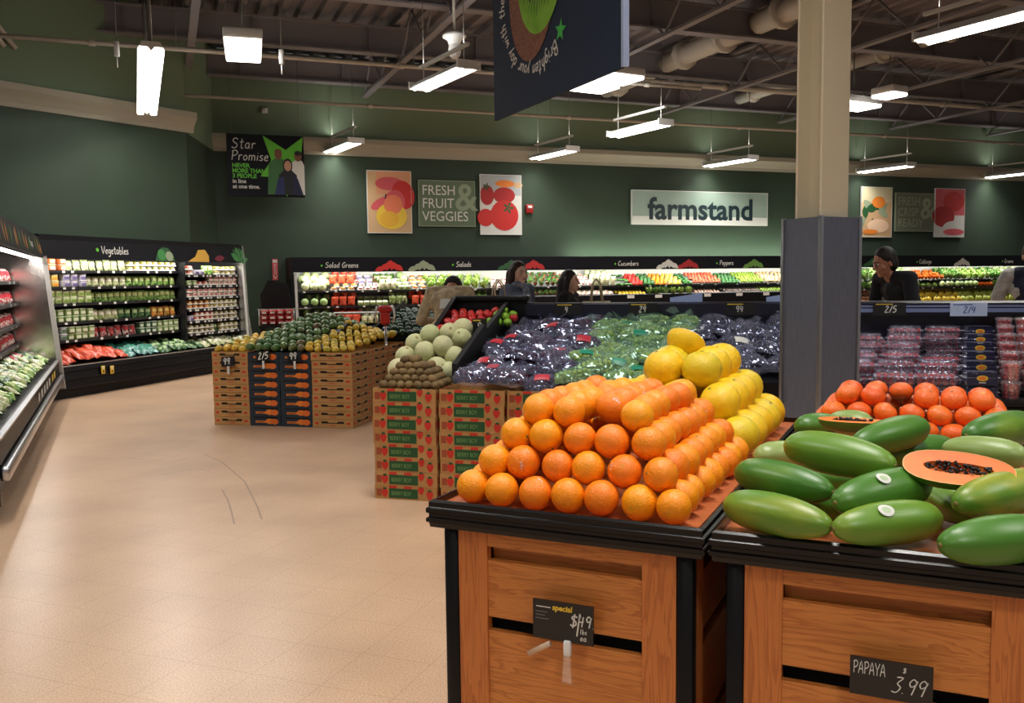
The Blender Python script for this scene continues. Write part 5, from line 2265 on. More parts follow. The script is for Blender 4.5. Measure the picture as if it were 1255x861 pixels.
PK = {
 'yellow tub': tub('yellow_tub', (224, 200, 110), (236, 226, 190), (236, 160, 60)),
 'orange tub': tub('orange_tub', (214, 120, 66), (236, 210, 180), (240, 230, 210)),
 'lavender tub': tub('lavender_tub', (196, 190, 206), (224, 220, 232), (110, 100, 150)),
 'pale green tub': tub('pale_green_tub', (198, 210, 152), (226, 232, 204), (120, 150, 70)),
 'green tub': tub('green_tub', (140, 170, 100), (204, 216, 180), (220, 226, 200)),
 'grey-blue tub': tub('grey_blue_tub', (168, 180, 184), (216, 220, 222), (90, 120, 90)),
 'dark green tub': tub('dark_green_tub', (60, 100, 70), (190, 206, 190), (210, 220, 200)),
 'cream bag': bag('cream_bag', (206, 204, 164), (150, 168, 100), (232, 228, 206)),
 'green salad bag': bag('green_salad_bag', (88, 132, 60), (150, 178, 96), (206, 220, 150)),
 'dark green bag': bag('dark_green_bag', (44, 84, 52), (90, 124, 74), (170, 196, 140)),
 'teal bag': bag('teal_bag', (72, 130, 124), (150, 190, 186), (60, 110, 130)),
 'carrot bag': bag('carrot_bag', (222, 96, 62), (204, 72, 52), None, .15, .19),
 'purple bag': bag('purple_bag', (90, 70, 110), (60, 90, 60), (200, 190, 60)),
 'red bag': bag('red_bag', (172, 40, 48), (206, 196, 190), (226, 210, 206)),
 'orange bag': bag('orange_bag', (222, 140, 62), (170, 130, 60), (240, 210, 120)),
 'white tray': tray('white_tray', (222, 206, 190), (196, 170, 150), (200, 80, 90)),
 'pink tray': tray('pink_tray', (222, 170, 160), (232, 216, 206), (190, 60, 70)),
 'orange tray': tray('orange_tray', (206, 130, 60), (180, 96, 50), (230, 200, 120)),
 'olive tray': tray('olive_tray', (136, 130, 90), (110, 100, 60), (210, 206, 170)),
 'mixed tray': tray('mixed_tray', (190, 160, 80), (120, 140, 70), (220, 220, 210)),
 'red tray': tray('red_tray', (176, 56, 52), (200, 120, 90), (226, 220, 210)),
}
CATW = {'tub': 'tub', 'bag': 'salad bag', 'tray': 'tray pack'}


def fill_shelf(fr, v, z, u0, u1, kind, step, label, start, two=False, group='', back=True, rot0=0.0, v2=.11):
    """a row of packs along a shelf; returns how many"""
    n = max(1, int((u1 - u0) / step))
    for i in range(n):
        u = u0 + (i + .5) * (u1 - u0) / n
        for lv in range(2 if two else 1):
            r = random.Random(hash((round(u * 100), round(z * 100), lv)) & 0xffff)
            P_ = PK[kind]
            h = {'b': .02, 't': .089}.get('b' if 'bag' in kind else 't')
            if 'tray' in kind:
                h = .073
            P_.put(fr.p(u + r.uniform(-.004, .004), v + r.uniform(0, .012), z + lv * h), (radians(-12) if 'bag' in kind else 0, 0, fr.a + rot0 + r.uniform(-.08, .08)),
                   '%s %s, %s%s' % (kind, label, ORD[min(start + i, 19)] if start + i < 20 else str(start + i + 1) + 'th', (', upper one' if lv else ', lower one') if two else ''),
                   kind + ' row ' + label, r.uniform(.92, 1.05))
    return start + n


def chiller_shelf(name, fr, u0, u1, v0, v1, z, label, tags=9):
    t = thing(name, label, 'shelf', fr.p(u0, v0, z), fr.a)
    w = MB()
    w.box(0, u1 - u0, .012, v1 - v0, -.018, -.003, m_shelf)
    w.build('board', t)
    w = MB()
    w.box(0, u1 - u0, -.004, .012, -.030, .006, m_shelf)
    for i in range(tags):
        x = (u1 - u0) * (i + .5 + .3 * sin(i * 2.3)) / tags
        w.rect(x - .025, x + .025, -.028, .002, -.0055, m_tagw)
    w.build('price_strip', t, fix=False)
    return t


# ---------------------------------------------------------------- wall chiller ("Vegetables")
ZL = .42
u_end = hit(VC, 0, 309, 440)[0]
u_mid = hit(VC, .35, 221, 380)[0]
t = thing('wall_chiller', 'black open chiller of packed vegetables standing along the far side wall', 'chiller', VC.o, VC.a)
w = MB()
w.prism([(.10, 0), (.95, 0), (.95, .5), (.85, .52), (.06, .40), (.02, .42), (-.01, .42), (-.02, .36), (.0, .35), (-.015, .25), (.01, .24), (.0, .14), (.02, .12), (.10, .10)], 'x', 0, u_end, m_blackmetal)
w.build('base', t)
w = MB()
w.box(0, u_end, -.014, .016, .421, .434, m_chrome)
w.build('lip_rail', t)
w = MB()
w.box(0, u_end, .88, .95, .5, 2.1, m_blackmetal)
w.build('back_panel', t)
w = MB()
w.box(0, u_end, .14, .95, 2.03, 2.12, m_blackmetal)
w.prism([(.10, 1.81), (.13, 1.81), (.17, 2.05), (.14, 2.05)], 'x', 0, u_end, m_signdark)
w.build('canopy', t)
w = MB()
TT = Matrix.Translation((0, .096, 1.81)) @ Matrix.Rotation(-math.atan2(.04, .24), 4, 'X')
w.M = TT
cu_ = hit(VC, .12, 118, 310)[0]
w.disc(cu_ + .02, .135, .028, .028, -.002, m_ink_g, 8)
chalk(w, 'Vegetables', cu_ + .09, .085, .105, m_ink_w, -.003, space=.08, wd=.11)
w.build('chalk_lettering', t, fix=False)
w = MB()
w.M = TT
x = hit(VC, .12, 200, 310)[0]
w.flat([(x - .22, .0), (x - .14, .12), (x - .02, .21), (x + .12, .2), (x + .2, .12), (x + .24, .0)], -.003, m_ink_dg)
w.disc(x + .12, .075, .09, .075, -.005, m_ink_olive2, 14)
w.disc(x - .05, .09, .09, .09, -.004, mat('pepper_print', (60, 130, 66), .6), 14)
x = hit(VC, .12, 243, 310)[0]
w.flat([(x - .30, .0), (x - .1, .08), (x + .0, .19), (x + .18, .2), (x + .26, .1), (x + .24, 0)], -.003, mat('squash_print', (206, 160, 60), .6))
x = hit(VC, .12, 270, 310)[0]
w.flat(leaf_pts(x - .2, .05, .3, .05, .1), -.003, mat('radish_print', (110, 30, 50), .6))
x = hit(VC, .12, 296, 310)[0]
for i in range(7):
    w.flat(leaf_pts(x - .1, .02, .26, .06, .2 + i * .4), -.003 - .0006 * i, m_ink_dg if i % 2 else mat('pepper_print', (60, 130, 66), .6))
w.build('picture_print', t, fix=False)
w = MB()
w.prism([(-.02, .12), (.93, .12), (.93, 2.1), (.12, 2.1), (.09, 1.8), (.05, .9), (-.02, .45)], 'x', u_end, u_end + .03, m_chrome)
w.build('end_panel', t)
w = MB()
w.prism([(.03, .44), (.07, .44), (.14, 1.81), (.10, 1.81)], 'x', u_end - .02, u_end + .035, mat('pale_frame', (190, 190, 186), .4))
w.build('end_frame', t)
w = MB()
w.box(u_mid - .012, u_mid + .012, .24, .88, .55, 1.8, m_shelf)
w.build('divider', t)
w = MB()
w.tube([(0.05, .24, 1.86), (u_end - .05, .24, 1.86)], .018, m_tube, 8)
w.build('case_lamp', t)
area('case_light', (u_end / 2, .21, 1.83), u_end * .95, .08, 20 * K_CASE, direction=(0, .35, -1), parent=t, along=(1, 0, 0))

SHL = [1.66, 1.44, 1.22, .97, .73]
rowsL = [
 [('yellow tub', .13, True, .10), ('orange tub', .13, True, .22), ('cream bag', .13, False, .62), ('mixed tray', .13, True, 1.0)],
 [('orange tub', .13, True, .10), ('yellow tub', .13, True, .18), ('lavender tub', .13, True, .34), ('cream bag', .13, False, .62), ('green salad bag', .13, False, 1.0)],
 [('pale green tub', .12, True, .36), ('green salad bag', .12, False, .66), ('green salad bag', .12, False, 1.0)],
 [('green tub', .12, True, .37), ('cream bag', .13, False, .55), ('dark green bag', .13, False, .80), ('orange bag', .13, False, 1.0)],
 [('grey-blue tub', .12, True, .20), ('green tub', .12, True, .37), ('red bag', .13, False, .68), ('dark green tub', .13, True, .82), ('green tub', .12, True, 1.0)],
]
SHN = ['top', 'second', 'third', 'fourth', 'fifth', 'sixth']
for k, z in enumerate(SHL):
    chiller_shelf('chiller_shelf', VC, .03, u_mid - .015, .34, .88, z, '%s shelf in the near half of the far chiller' % SHN[k])
    a = .06
    n = {}
    for kind, st, two, f in rowsL[k]:
        b = .06 + (u_mid - .10) * f
        n[kind] = fill_shelf(VC, .395, z + .0005, a, b, kind, st, 'on the %s shelf, near half' % SHN[k], n.get(kind, 0), two)
        a = b
SHR = [1.60, 1.43, 1.24, 1.05, .86, .66]
rowsR = [
 [('red tray', .125, True, .15), ('lavender tub', .125, False, .35), ('green salad bag', .12, False, .55), ('mixed tray', .125, True, 1.0)],
 [('green tub', .125, False, .2), ('red tray', .125, False, .42), ('white tray', .125, True, 1.0)],
 [('pink tray', .125, True, .5), ('white tray', .125, True, 1.0)],
 [('orange tray', .125, True, .42), ('mixed tray', .125, True, 1.0)],
 [('lavender tub', .125, False, .12), ('red tray', .125, True, .5), ('olive tray', .125, True, 1.0)],
 [('olive tray', .125, True, .5), ('dark green bag', .125, False, .6), ('mixed tray', .125, True, 1.0)],
]
for k, z in enumerate(SHR):
    chiller_shelf('chiller_shelf', VC, u_mid + .015, u_end - .005, .22, .88, z, '%s shelf in the far half of the far chiller' % SHN[k], 12)
    a = u_mid + .04
    n = {}
    for kind, st, two, f in rowsR[k]:
        b = u_mid + .04 + (u_end - u_mid - .05) * f
        n[kind] = fill_shelf(VC, .275, z + .0005, a, b, kind, st, 'on the %s shelf, far half' % SHN[k], n.get(kind, 0), two)
        a = b
# the deep deck at the bottom
for (a, b, kind, st) in ((.05, .32, 'carrot bag', .16), (.32, .50, 'teal bag', .13), (.50, .72, 'dark green bag', .13), (.72, 1.0, 'cream bag', .14)):
    nn = 0
    for row in range(4):
        x = u_end * a
        while x < u_end * b - .04:
            r = random.Random(7000 + nn)
            v = .10 + row * .13
            hump = .05 * sin(pi * min(1, max(0, (x / u_end - a) / (b - a)))) * (1 if kind == 'carrot bag' else .4)
            PK[kind].put(VC.p(x + .06 + r.uniform(-.02, .02), v, .43 + row * .028 + hump + r.uniform(0, .03)), (radians(-62) + r.uniform(-.2, .2), r.uniform(-.25, .25), VC.a + r.uniform(-.5, .5)),
                         '%s in the far chiller deck, %s row, %s along' % (kind, ORD[row], (ORD[nn] if nn < 20 else 'place %d' % (nn + 1))), kind + ' heap in the far chiller deck')
            nn += 1
            x += st
for i, px in enumerate((126, 137)):
    u, z = hit(VC, -.03, px, 448)
    o = thing('yellow_tag', 'yellow tag hanging on the lip of the far chiller, %s from the near chiller' % ORD[i], 'price tag', VC.p(u, -.036, z - .06), VC.a)
    w = MB()
    w.rbox(-.035, .035, 0, .008, -.05, .06, m_ink_y, .003, 1)
    w.build('tag', o)
    w = MB()
    w.rect(-.02, .02, .02, .05, -.001, m_ink_w)
    w.rect(-.012, .012, -.03, .0, -.001, m_ink_k)
    w.build('print', o, fix=False)

# ---------------------------------------------------------------- near chiller along the picture edge
LU0, LU1 = 3.6, 9.90
t = thing('wall_chiller', 'long near chiller cut by the picture edge, with a mirrored end panel', 'chiller', LC.o, LC.a)
w = MB()
w.prism([(.12, 0), (1.0, 0), (1.0, .55), (.9, .58), (.08, .46), (.04, .52), (.0, .52), (-.01, .36), (.01, .35), (.01, .25), (.04, .12), (.12, .10)], 'x', LU0, LU1, m_blackmetal)
w.build('base', t)
w = MB()
w.rbox(LU0, LU1, -.06, .0, .25, .345, m_chrome, .02)
w.box(LU0, LU1, -.02, .02, .516, .53, m_chrome)
w.build('bumper', t)
w = MB()
w.box(LU0, LU1, .92, 1.0, .5, 2.05, m_blackmetal)
w.build('back_panel', t)
w = MB()
w.prism([(.0, .10), (.99, .10), (.99, 2.0), (.16, 1.98), (.10, 1.82), (.0, .56)], 'x', LU0 - .03, LU0, m_blackmetal)
w.build('end_panel', t)
w = MB()
w.prism([(.10, 1.82), (.14, 1.82), (.19, 2.03), (1.0, 2.03), (1.0, 2.08), (.15, 2.08)], 'x', LU0, LU1, m_signdark)
w.build('canopy', t)
w = MB()
w.M = Matrix.Translation((0, .095, 1.82)) @ Matrix.Rotation(-math.atan2(.05, .26), 4, 'X')
for i in range(26):
    x = 5.2 + i * .18
    if 8.15 < x < 8.9:
        continue
    mm = (m_ink_dg, mat('corn_print', (196, 160, 70), .6), mat('bean_print', (96, 140, 60), .6), m_ink_o, mat('aubergine_print', (70, 40, 70), .6))[(i * 7) % 5]
    w.flat(leaf_pts(x, .02, .22, .035, 1.2 + .5 * sin(i * 3.1)), -.003 - .0004 * (i % 3), mm)
chalk(w, 'Peppers', 8.25, .09, .09, m_ink_w, -.003, wd=.12)
w.build('picture_print', t, fix=False)
w = MB()
m_mir = mat('mirrored_steel', (196, 192, 186), .16, 1.0, bump=.10, bscale=5)
w.prism([(.0, .20), (.98, .20), (.98, 2.0), (.16, 1.98), (.10, 1.82), (.0, .56)], 'x', LU1, LU1 + .03, m_mir)
w.build('end_panel', t)
w = MB()
m_fr = mat('pale_frame', (190, 190, 186), .4)
w.prism([(-.07, .16), (.0, .16), (.02, .56), (.12, 1.84), (.07, 1.84), (-.04, .56)], 'x', LU1 - .01, LU1 + .05, m_fr)
w.build('end_frame', t)
w = MB()
w.tube([(LU0, .20, 1.805), (LU1 - .02, .20, 1.805)], .018, m_tube, 8)
w.build('case_lamp', t)
area('case_light', ((LU0 + LU1) / 2 + 1, .22, 1.78), 4.6, .08, 30 * K_CASE, direction=(0, .3, -1), parent=t, along=(1, 0, 0))
w = MB()
for i, u in enumerate((6.6, 6.95, 7.3, 7.65, 8.0, 8.5, 8.85)):
    w.rect(u, u + .16, .39, .47, -.012, m_tagw if i < 5 else m_ink_y)
w.build('price_strip', t, fix=False)
for k, z in enumerate((1.52, 1.26, 1.0, .76)):
    chiller_shelf('chiller_shelf', LC, LU0 + .02, LU1 - .02, .40, .92, z, '%s shelf of the near chiller, full of red packs' % SHN[k], 8)
    n = {}
    for vv, nm in ((.46, 'front'), (.33, 'hanging')):
        if nm == 'front':
            fill_shelf(LC, vv, z, 6.9, LU1 - .25, 'red bag', .135, 'on the %s near-chiller shelf' % SHN[k], 0)
for row in range(4):
    for i in range(24):
        r = random.Random(8100 + row * 30 + i)
        kind = ('green salad bag', 'cream bag', 'dark green bag', 'cream bag', 'red bag', 'purple bag')[min(5, int(row * 1.2 + r.random() * 2))]
        u = 4.7 + i * .215 + .07 * (row % 2)
        PK[kind].put(LC.p(u, .10 + row * .12, .54 + row * .03), (radians(-65) + r.uniform(-.2, .2), r.uniform(-.25, .25), LC.a + r.uniform(-.5, .5)),
                     '%s in the near chiller deck, %s row, %s' % (kind, ORD[row], (ORD[i] if i < 20 else 'number %d' % (i + 1)) + ' along'), kind + ' heap in the near chiller deck')
# ---------------------------------------------------------------- long produce chiller on the back wall
S0 = hit(WB, -1.0, 362, 350)[0]
S1 = hit(WB, -1.0, 1290, 350)[0]
BC = Frame(*(WB.p(S0, -1.02).xy), 21.07)         # v from 0 (front) to 1 (wall)
LEN = S1 - S0
sx = lambda px, v=.3: hit(BC, v, px, 340)[0]
t = thing('wall_chiller', 'very long lit produce chiller along the green back wall', 'chiller', BC.o, BC.a)
w = MB()
w.prism([(.12, 0), (.97, 0), (.97, .55), (.1, .50), (.04, .56), (.0, .55), (-.02, .40), (.0, .12), (.12, .1)], 'x', 0, LEN, m_blackmetal)
w.build('base', t)
w = MB()
w.box(.0, LEN, .93, .99, .5, 1.90, mat('pale_chiller_back', (206, 208, 200), .5))
w.build('back_panel', t)
w = MB()
w.prism([(.18, 1.655), (.21, 1.655), (.23, 1.80), (.99, 1.80), (.99, 1.84), (.28, 1.84), (.27, 1.955), (.20, 1.955)], 'x', -.03, LEN, m_signdark)
w.build('canopy', t)
w = MB()
w.prism([(-.02, .1), (.98, .1), (.98, 1.955), (.20, 1.955), (.17, 1.64), (.1, .9), (-.02, .55)], 'x', -.06, -.005, m_blackmetal)
w.build('end_panel', t)
w = MB()
w.prism([(.05, .56), (.09, .56), (.18, 1.65), (.14, 1.65)], 'x', .0, .05, m_fr)
w.build('end_frame', t)
xb0, xb1 = sx(655, 0), sx(1046, 0)
w = MB()
w.prism([(-.03, .5), (.02, .5), (.03, 1.06), (-.0, 1.10), (-.04, 1.08)], 'x', xb0, xb1, m_blackmetal)
w.build('front_guard', t)
w = MB()
for px in (700, 772, 806, 866, 905, 938, 1003):
    u = sx(px, 0)
    w.rect(u - .09, u + .09, 1.0, 1.07, -.046, m_tagw)
w.build('price_tag', t, fix=False)
w = MB()
w.M = Matrix.Translation((0, .178, 1.655)) @ Matrix.Rotation(-math.atan2(.02, .3), 4, 'X')
for px, s_ in ((402, 'Salad Greens'), (562, 'Salads'), (760, 'Cucumbers'), (884, 'Peppers'), (1128, 'Cabbage'), (1232, 'Greens')):
    u = sx(px, .18)
    w.disc(u - .12, .13, .022, .022, -.002, m_ink_g, 8)
    chalk(w, s_, u - .05, .09, .105, m_ink_w, -.003, wd=.13, space=.09)
w.build('chalk_lettering', t, fix=False)
w = MB()
w.M = Matrix.Translation((0, .178, 1.655)) @ Matrix.Rotation(-math.atan2(.02, .3), 4, 'X')
for px, mm in ((480, m_ink_r), (520, m_ink_olive2), (628, m_ink_dg), (655, m_tr), (820, m_ink_w), (845, m_tr), (925, mat('bean_print', (96, 140, 60), .6)), (1070, m_ink_dg), (1180, m_ink_w)):
    u = sx(px, .18)
    for i in range(6):
        w.flat(leaf_pts(u - .35 + i * .12, .02, .22, .055, .3 + .45 * i), -.003 - .0005 * i, mm)
w.build('picture_print', t, fix=False)
w = MB()
w.tube([(.06, .32, 1.715), (LEN - .05, .32, 1.715)], .02, m_tube, 8)
w.build('case_lamp', t)
for i in range(5):
    area('case_light', (LEN * (i + .5) / 5, .27, 1.675), LEN / 5.2, .10, 46 * K_CASE, direction=(0, .45, -1), parent=t, along=(1, 0, 0), col=(1, .98, .92))
# lamp that washes the wall above the canopy
u0, u1 = sx(700, .9), sx(990, .9)
tl = thing('wall_wash_lamp', 'lamp strip on top of the back chiller lighting the wall under the farmstand sign', 'lamp', BC.p(u0, .62, 1.842), BC.a)
w = MB()
w.box(0, u1 - u0, -.05, .05, 0, .05, m_white)
w.build('housing', tl)
w = MB()
w.tube([(0, 0, .065), (u1 - u0, 0, .065)], .018, m_tube, 8)
w.build('tube', tl)
area('lamp_light', ((u1 - u0) / 2, 0.03, .09), u1 - u0, .08, 60 * K_CASE, direction=(0, .8, 1), parent=tl, along=(1, 0, 0), col=(.92, 1, .82))

for z, v0, a, b, nm in ((1.27, .26, .02, sx(655), 'upper shelf in the first part of the back chiller'), (.96, .16, .02, sx(655), 'lower shelf in the first part of the back chiller'),
                        (1.29, .26, sx(655), sx(1046), 'sloping shelf in the middle part of the back chiller'),
                        (1.31, .26, sx(1046), LEN, 'upper shelf in the last part of the back chiller'), (1.10, .18, sx(1046), LEN, 'middle shelf in the last part of the back chiller')):
    chiller_shelf('chiller_shelf', BC, a, b, v0, .93, z, nm, 14)


def veg(name, cat, build):
    o = thing(name, name, cat)
    build(o)
    return Proto(o)


def simple(part, m, prof=None, ball=None, n=10, lobes=0, amp=0, lie=False):
    def f(o):
        w = MB()
        if lie:
            w.M = Matrix.Rotation(pi / 2, 4, 'X')
        if prof:
            w.lathe(prof, m, n, lobes=lobes, lobe_amp=amp)
        else:
            w.ball((0, 0, ball[1] if len(ball) > 1 else 0), ball[0], m, n, 7, ball[2] if len(ball) > 2 else (1, 1, 1))
        w.build(part, o)
    return f


def leafy(m1, m2, r, h, nl, seed, core=None):
    def f(o):
        rr = random.Random(seed)
        w = MB()
        for i in range(nl):
            a = 2 * pi * i / nl * 2.4 + rr.uniform(-.2, .2)
            lean = .35 + .65 * (i / nl)
            L = h * rr.uniform(.85, 1.15)
            wd = r * rr.uniform(.5, .8)
            vs = []
            for k in range(5):
                tt = k / 4
                ww = wd * (sin(pi * min(1, .12 + tt * .8))) * (1 if k < 4 else .55)
                out = r * lean * (tt ** 1.4) * 1.1
                zz = L * (tt - .25 * lean * tt * tt)
                for s in (-1, -.5, 0, .5, 1):
                    ruf = .12 * r * (tt) * sin(9 * s + i + k)
                    x, y = out + ruf - .25 * wd * abs(s), s * ww
                    vs.append((x * cos(a) - y * sin(a), x * sin(a) + y * cos(a), zz + ruf * .6))
            fs = [(k * 5 + s, k * 5 + s + 1, (k + 1) * 5 + s + 1, (k + 1) * 5 + s) for k in range(4) for s in range(4)]
            w.add(vs, fs, m1 if i % 3 else m2, True)
        w.build('leaves', o)
        w = MB()
        w.ball((0, 0, h * .28), r * .36, core or m2, 8, 6, (1, 1, 1.2))
        w.build('heart', o)
    return f


mv = lambda n, c, c2=None, rnd=None, rough=.35, sc=30: mat(n, c, rough, c2=c2, scale=sc, rnd=rnd)
VG = {
 'white cabbage': (veg('white_cabbage', 'cabbage', simple('head', mv('cabbage_leaf', (196, 210, 150), (168, 190, 112), (206, 214, 168), .5, 12), ball=(.085, .08), n=14)), .165, .15),
 'green cabbage': (veg('green_cabbage', 'cabbage', simple('head', mv('green_cabbage_leaf', (130, 164, 96), (164, 190, 120), (150, 176, 112), .5, 12), ball=(.08, .075), n=14)), .165, .15),
 'carrot pack': (PK['orange tray'], .14, .11), 'carrot bag': (PK['carrot bag'], .15, .12),
 'leaf lettuce': (veg('leaf_lettuce', 'lettuce', leafy(mv('lettuce_leaf', (118, 168, 52), (150, 190, 80)), mv('lettuce_heart', (190, 208, 130)), .11, .17, 13, 1)), .17, .16),
 'dark leaf greens': (veg('dark_greens', 'greens', leafy(mv('dark_leaf', (62, 112, 46), (88, 138, 60)), mv('stalk', (176, 190, 120)), .10, .18, 13, 2)), .15, .15),
 'pale leaf greens': (veg('pale_greens', 'greens', leafy(mv('pale_leaf', (140, 176, 96), (176, 200, 130)), mv('pale_stalk', (226, 226, 196)), .09, .19, 12, 3)), .14, .15),
 'radish bunch': (veg('radish_bunch', 'radish', leafy(mv('dark_leaf', (62, 112, 46)), mv('radish_skin', (180, 50, 84), None, (200, 80, 100)), .07, .12, 9, 4, mv('radish_skin', (180, 50, 84)))), .12, .12),
 'mushroom pack': (PK['white tray'], .13, .11), 'pink pack': (PK['pink tray'], .13, .11), 'green pack': (PK['pale green tub'], .12, .11), 'celery pack': (PK['cream bag'], .12, .12),
 'lavender pack': (PK['lavender tub'], .12, .11),
 'cucumber': (veg('cucumber', 'cucumber', simple('skin', mv('cucumber_skin', (48, 104, 44), (80, 130, 60)), prof=[(1e-5, -.10), (.018, -.095), (.024, -.06), (.024, .06), (.018, .095), (1e-5, .10)], n=8, lie=True)), .06, .2),
 'red pepper': (veg('red_pepper', 'pepper', simple('skin', mv('red_pepper_skin', (188, 34, 30), None, (204, 50, 36), .22), prof=[(1e-5, -.03), (.03, -.045), (.045, -.02), (.044, .02), (.036, .042), (.014, .036), (1e-5, .03)], n=12, lobes=4, amp=.08)), .09, .09),
 'orange pepper': (veg('orange_pepper', 'pepper', simple('skin', mv('orange_pepper_skin', (226, 136, 30), None, (232, 156, 40), .22), prof=[(1e-5, -.03), (.03, -.045), (.045, -.02), (.044, .02), (.036, .042), (.014, .036), (1e-5, .03)], n=12, lobes=4, amp=.08)), .09, .09),
 'yellow pepper': (veg('yellow_pepper', 'pepper', simple('skin', mv('yellow_pepper_skin', (228, 196, 70), None, (236, 210, 110), .22), prof=[(1e-5, -.03), (.03, -.045), (.045, -.02), (.044, .02), (.036, .042), (.014, .036), (1e-5, .03)], n=12, lobes=4, amp=.08)), .09, .09),
 'green pepper': (veg('green_pepper', 'pepper', simple('skin', mv('green_pepper_skin', (40, 92, 44), None, (56, 110, 50), .22), prof=[(1e-5, -.03), (.03, -.045), (.045, -.02), (.044, .02), (.036, .042), (.014, .036), (1e-5, .03)], n=12, lobes=4, amp=.08)), .09, .09),
 'tomato': (veg('tomato', 'tomato', simple('skin', mv('tomato_skin', (204, 66, 42), None, (216, 120, 80), .25), ball=(.04, .035, (1, 1, .85)))), .085, .085),
 'onion': (veg('onion', 'onion', simple('skin', mv('onion_skin', (190, 120, 76), None, (206, 150, 110), .35), prof=[(1e-5, -.035), (.03, -.025), (.04, .0), (.03, .028), (.008, .042), (1e-5, .05)])), .085, .085),
 'lime': (veg('lime', 'lime', simple('skin', mv('lime_skin', (150, 180, 60), None, (130, 166, 50), .35), ball=(.032, .03, (1, 1, 1.15)))), .07, .075),
 'lemon': (veg('lemon', 'lemon', simple('skin', mv('lemon_skin', (238, 190, 40), None, (240, 204, 60), .35), prof=[(1e-5, -.05), (.01, -.044), (.03, -.024), (.035, 0), (.03, .024), (.01, .044), (1e-5, .05)], lie=True)), .08, .085),
 'potato': (veg('potato', 'potato', simple('skin', mv('potato_skin', (204, 170, 124), (184, 146, 100), (214, 184, 140), .6), ball=(.045, .035, (1.2, .9, .8)))), .10, .09),
 'garlic bulb': (veg('garlic_bulb', 'garlic', simple('skin', mv('garlic_skin', (222, 190, 168), (206, 150, 130)), prof=[(1e-5, -.02), (.03, -.018), (.036, 0), (.02, .024), (.006, .04), (1e-5, .042)], lobes=7, amp=.05)), .08, .08),
 'mushroom': (veg('mushroom', 'mushroom', simple('cap', mv('mushroom_cap', (120, 104, 96), None, (140, 124, 112), .6), ball=(.035, .03, (1, 1, .7)))), .075, .08),
 'cauliflower': (veg('cauliflower', 'cauliflower', leafy(mv('pale_leaf', (140, 176, 96)), mv('pale_leaf', (140, 176, 96)), .10, .11, 7, 6, mv('cauliflower_curd', (232, 226, 200), (214, 206, 170), None, .7, 60))), .17, .15),
 'carrot bunch': (veg('carrot_bunch', 'carrots', leafy(mv('carrot_skin', (226, 120, 44), None, (232, 140, 60)), mv('carrot_skin', (226, 120, 44)), .075, .12, 12, 7)), .12, .12),
}


def banana(name, c, c2):
    o = thing(name, name, 'banana')
    m = mat(name + '_peel', c, .4, c2=c2, scale=20, rnd=c2)
    w = MB()
    for i in range(5):
        a = (i - 2) * .30
        pts, rs = [], []
        for k in range(7):
            tt = k / 6
            th = -1.0 + 2.0 * tt
            r_ = .11
            x = r_ * (cos(th) - .55)
            z = .13 - r_ * sin(th) * 1.05
            pts.append((x * sin(a) * 1.4 + .02 * (i - 2), -x * cos(a) * 1.0, z))
            rs.append(.019 * (.35 + .65 * sin(pi * min(1, .12 + .78 * tt))))
        w.tube(pts, rs, m, 7)
    w.build('fingers', o)
    w = MB()
    w.tube([(0, .0, .22), (0, .01, .26)], .018, mat('banana_stalk', (110, 104, 50), .7), 7)
    w.build('stalk', o)
    return Proto(o)


VG['yellow banana bunch'] = (banana('banana_bunch', (226, 196, 60), (214, 184, 50)), .15, .16)
VG['green banana bunch'] = (banana('green_banana_bunch', (150, 172, 66), (176, 186, 74)), .15, .16)
VCNT = {}


def bed(px0, px1, kind, z0, z1, v0, v1, where, maxrows=4):
    """produce between two sight columns on a sloping bed from (v0, z0) in front to (v1, z1) behind"""
    P_, st, dv = VG[kind]
    u0, u1 = sx(px0, (v0 + v1) / 2), sx(px1, (v0 + v1) / 2)
    rows = max(1, min(maxrows, int((v1 - v0) / dv) + 1))
    n = max(1, int((u1 - u0) / st))
    for j in range(rows):
        f = j / max(1, rows - 1) if rows > 1 else 0
        for i in range(n):
            c = VCNT[kind] = VCNT.get(kind, 0) + 1
            if c > 280:
                continue
            r = random.Random(9000 + c * 7 + j)
            u = u0 + (i + .5 + (.25 if j % 2 else -.25) * (n > 2)) * (u1 - u0) / n
            base = .0
            pk = kind.endswith('pack') or kind.endswith('bag')
            P_.put(BC.p(u + r.uniform(-.008, .008), v0 + (v1 - v0) * f + r.uniform(-.008, .008), z0 + (z1 - z0) * f + (0.002 if pk else .012)),
                   ((radians(12) if pk else r.uniform(-.3, .3)), 0 if pk else r.uniform(-.3, .3), BC.a + (r.uniform(-.1, .1) if pk or 'cucumber' in kind or 'banana' in kind else r.uniform(0, 6))),
                   '%s, back chiller %s, %s row, %s' % (kind, where, ORD[j], ORD[i] if i < 20 else 'place %d' % (i + 1)), '%s row in the back chiller, %s' % (kind, where))


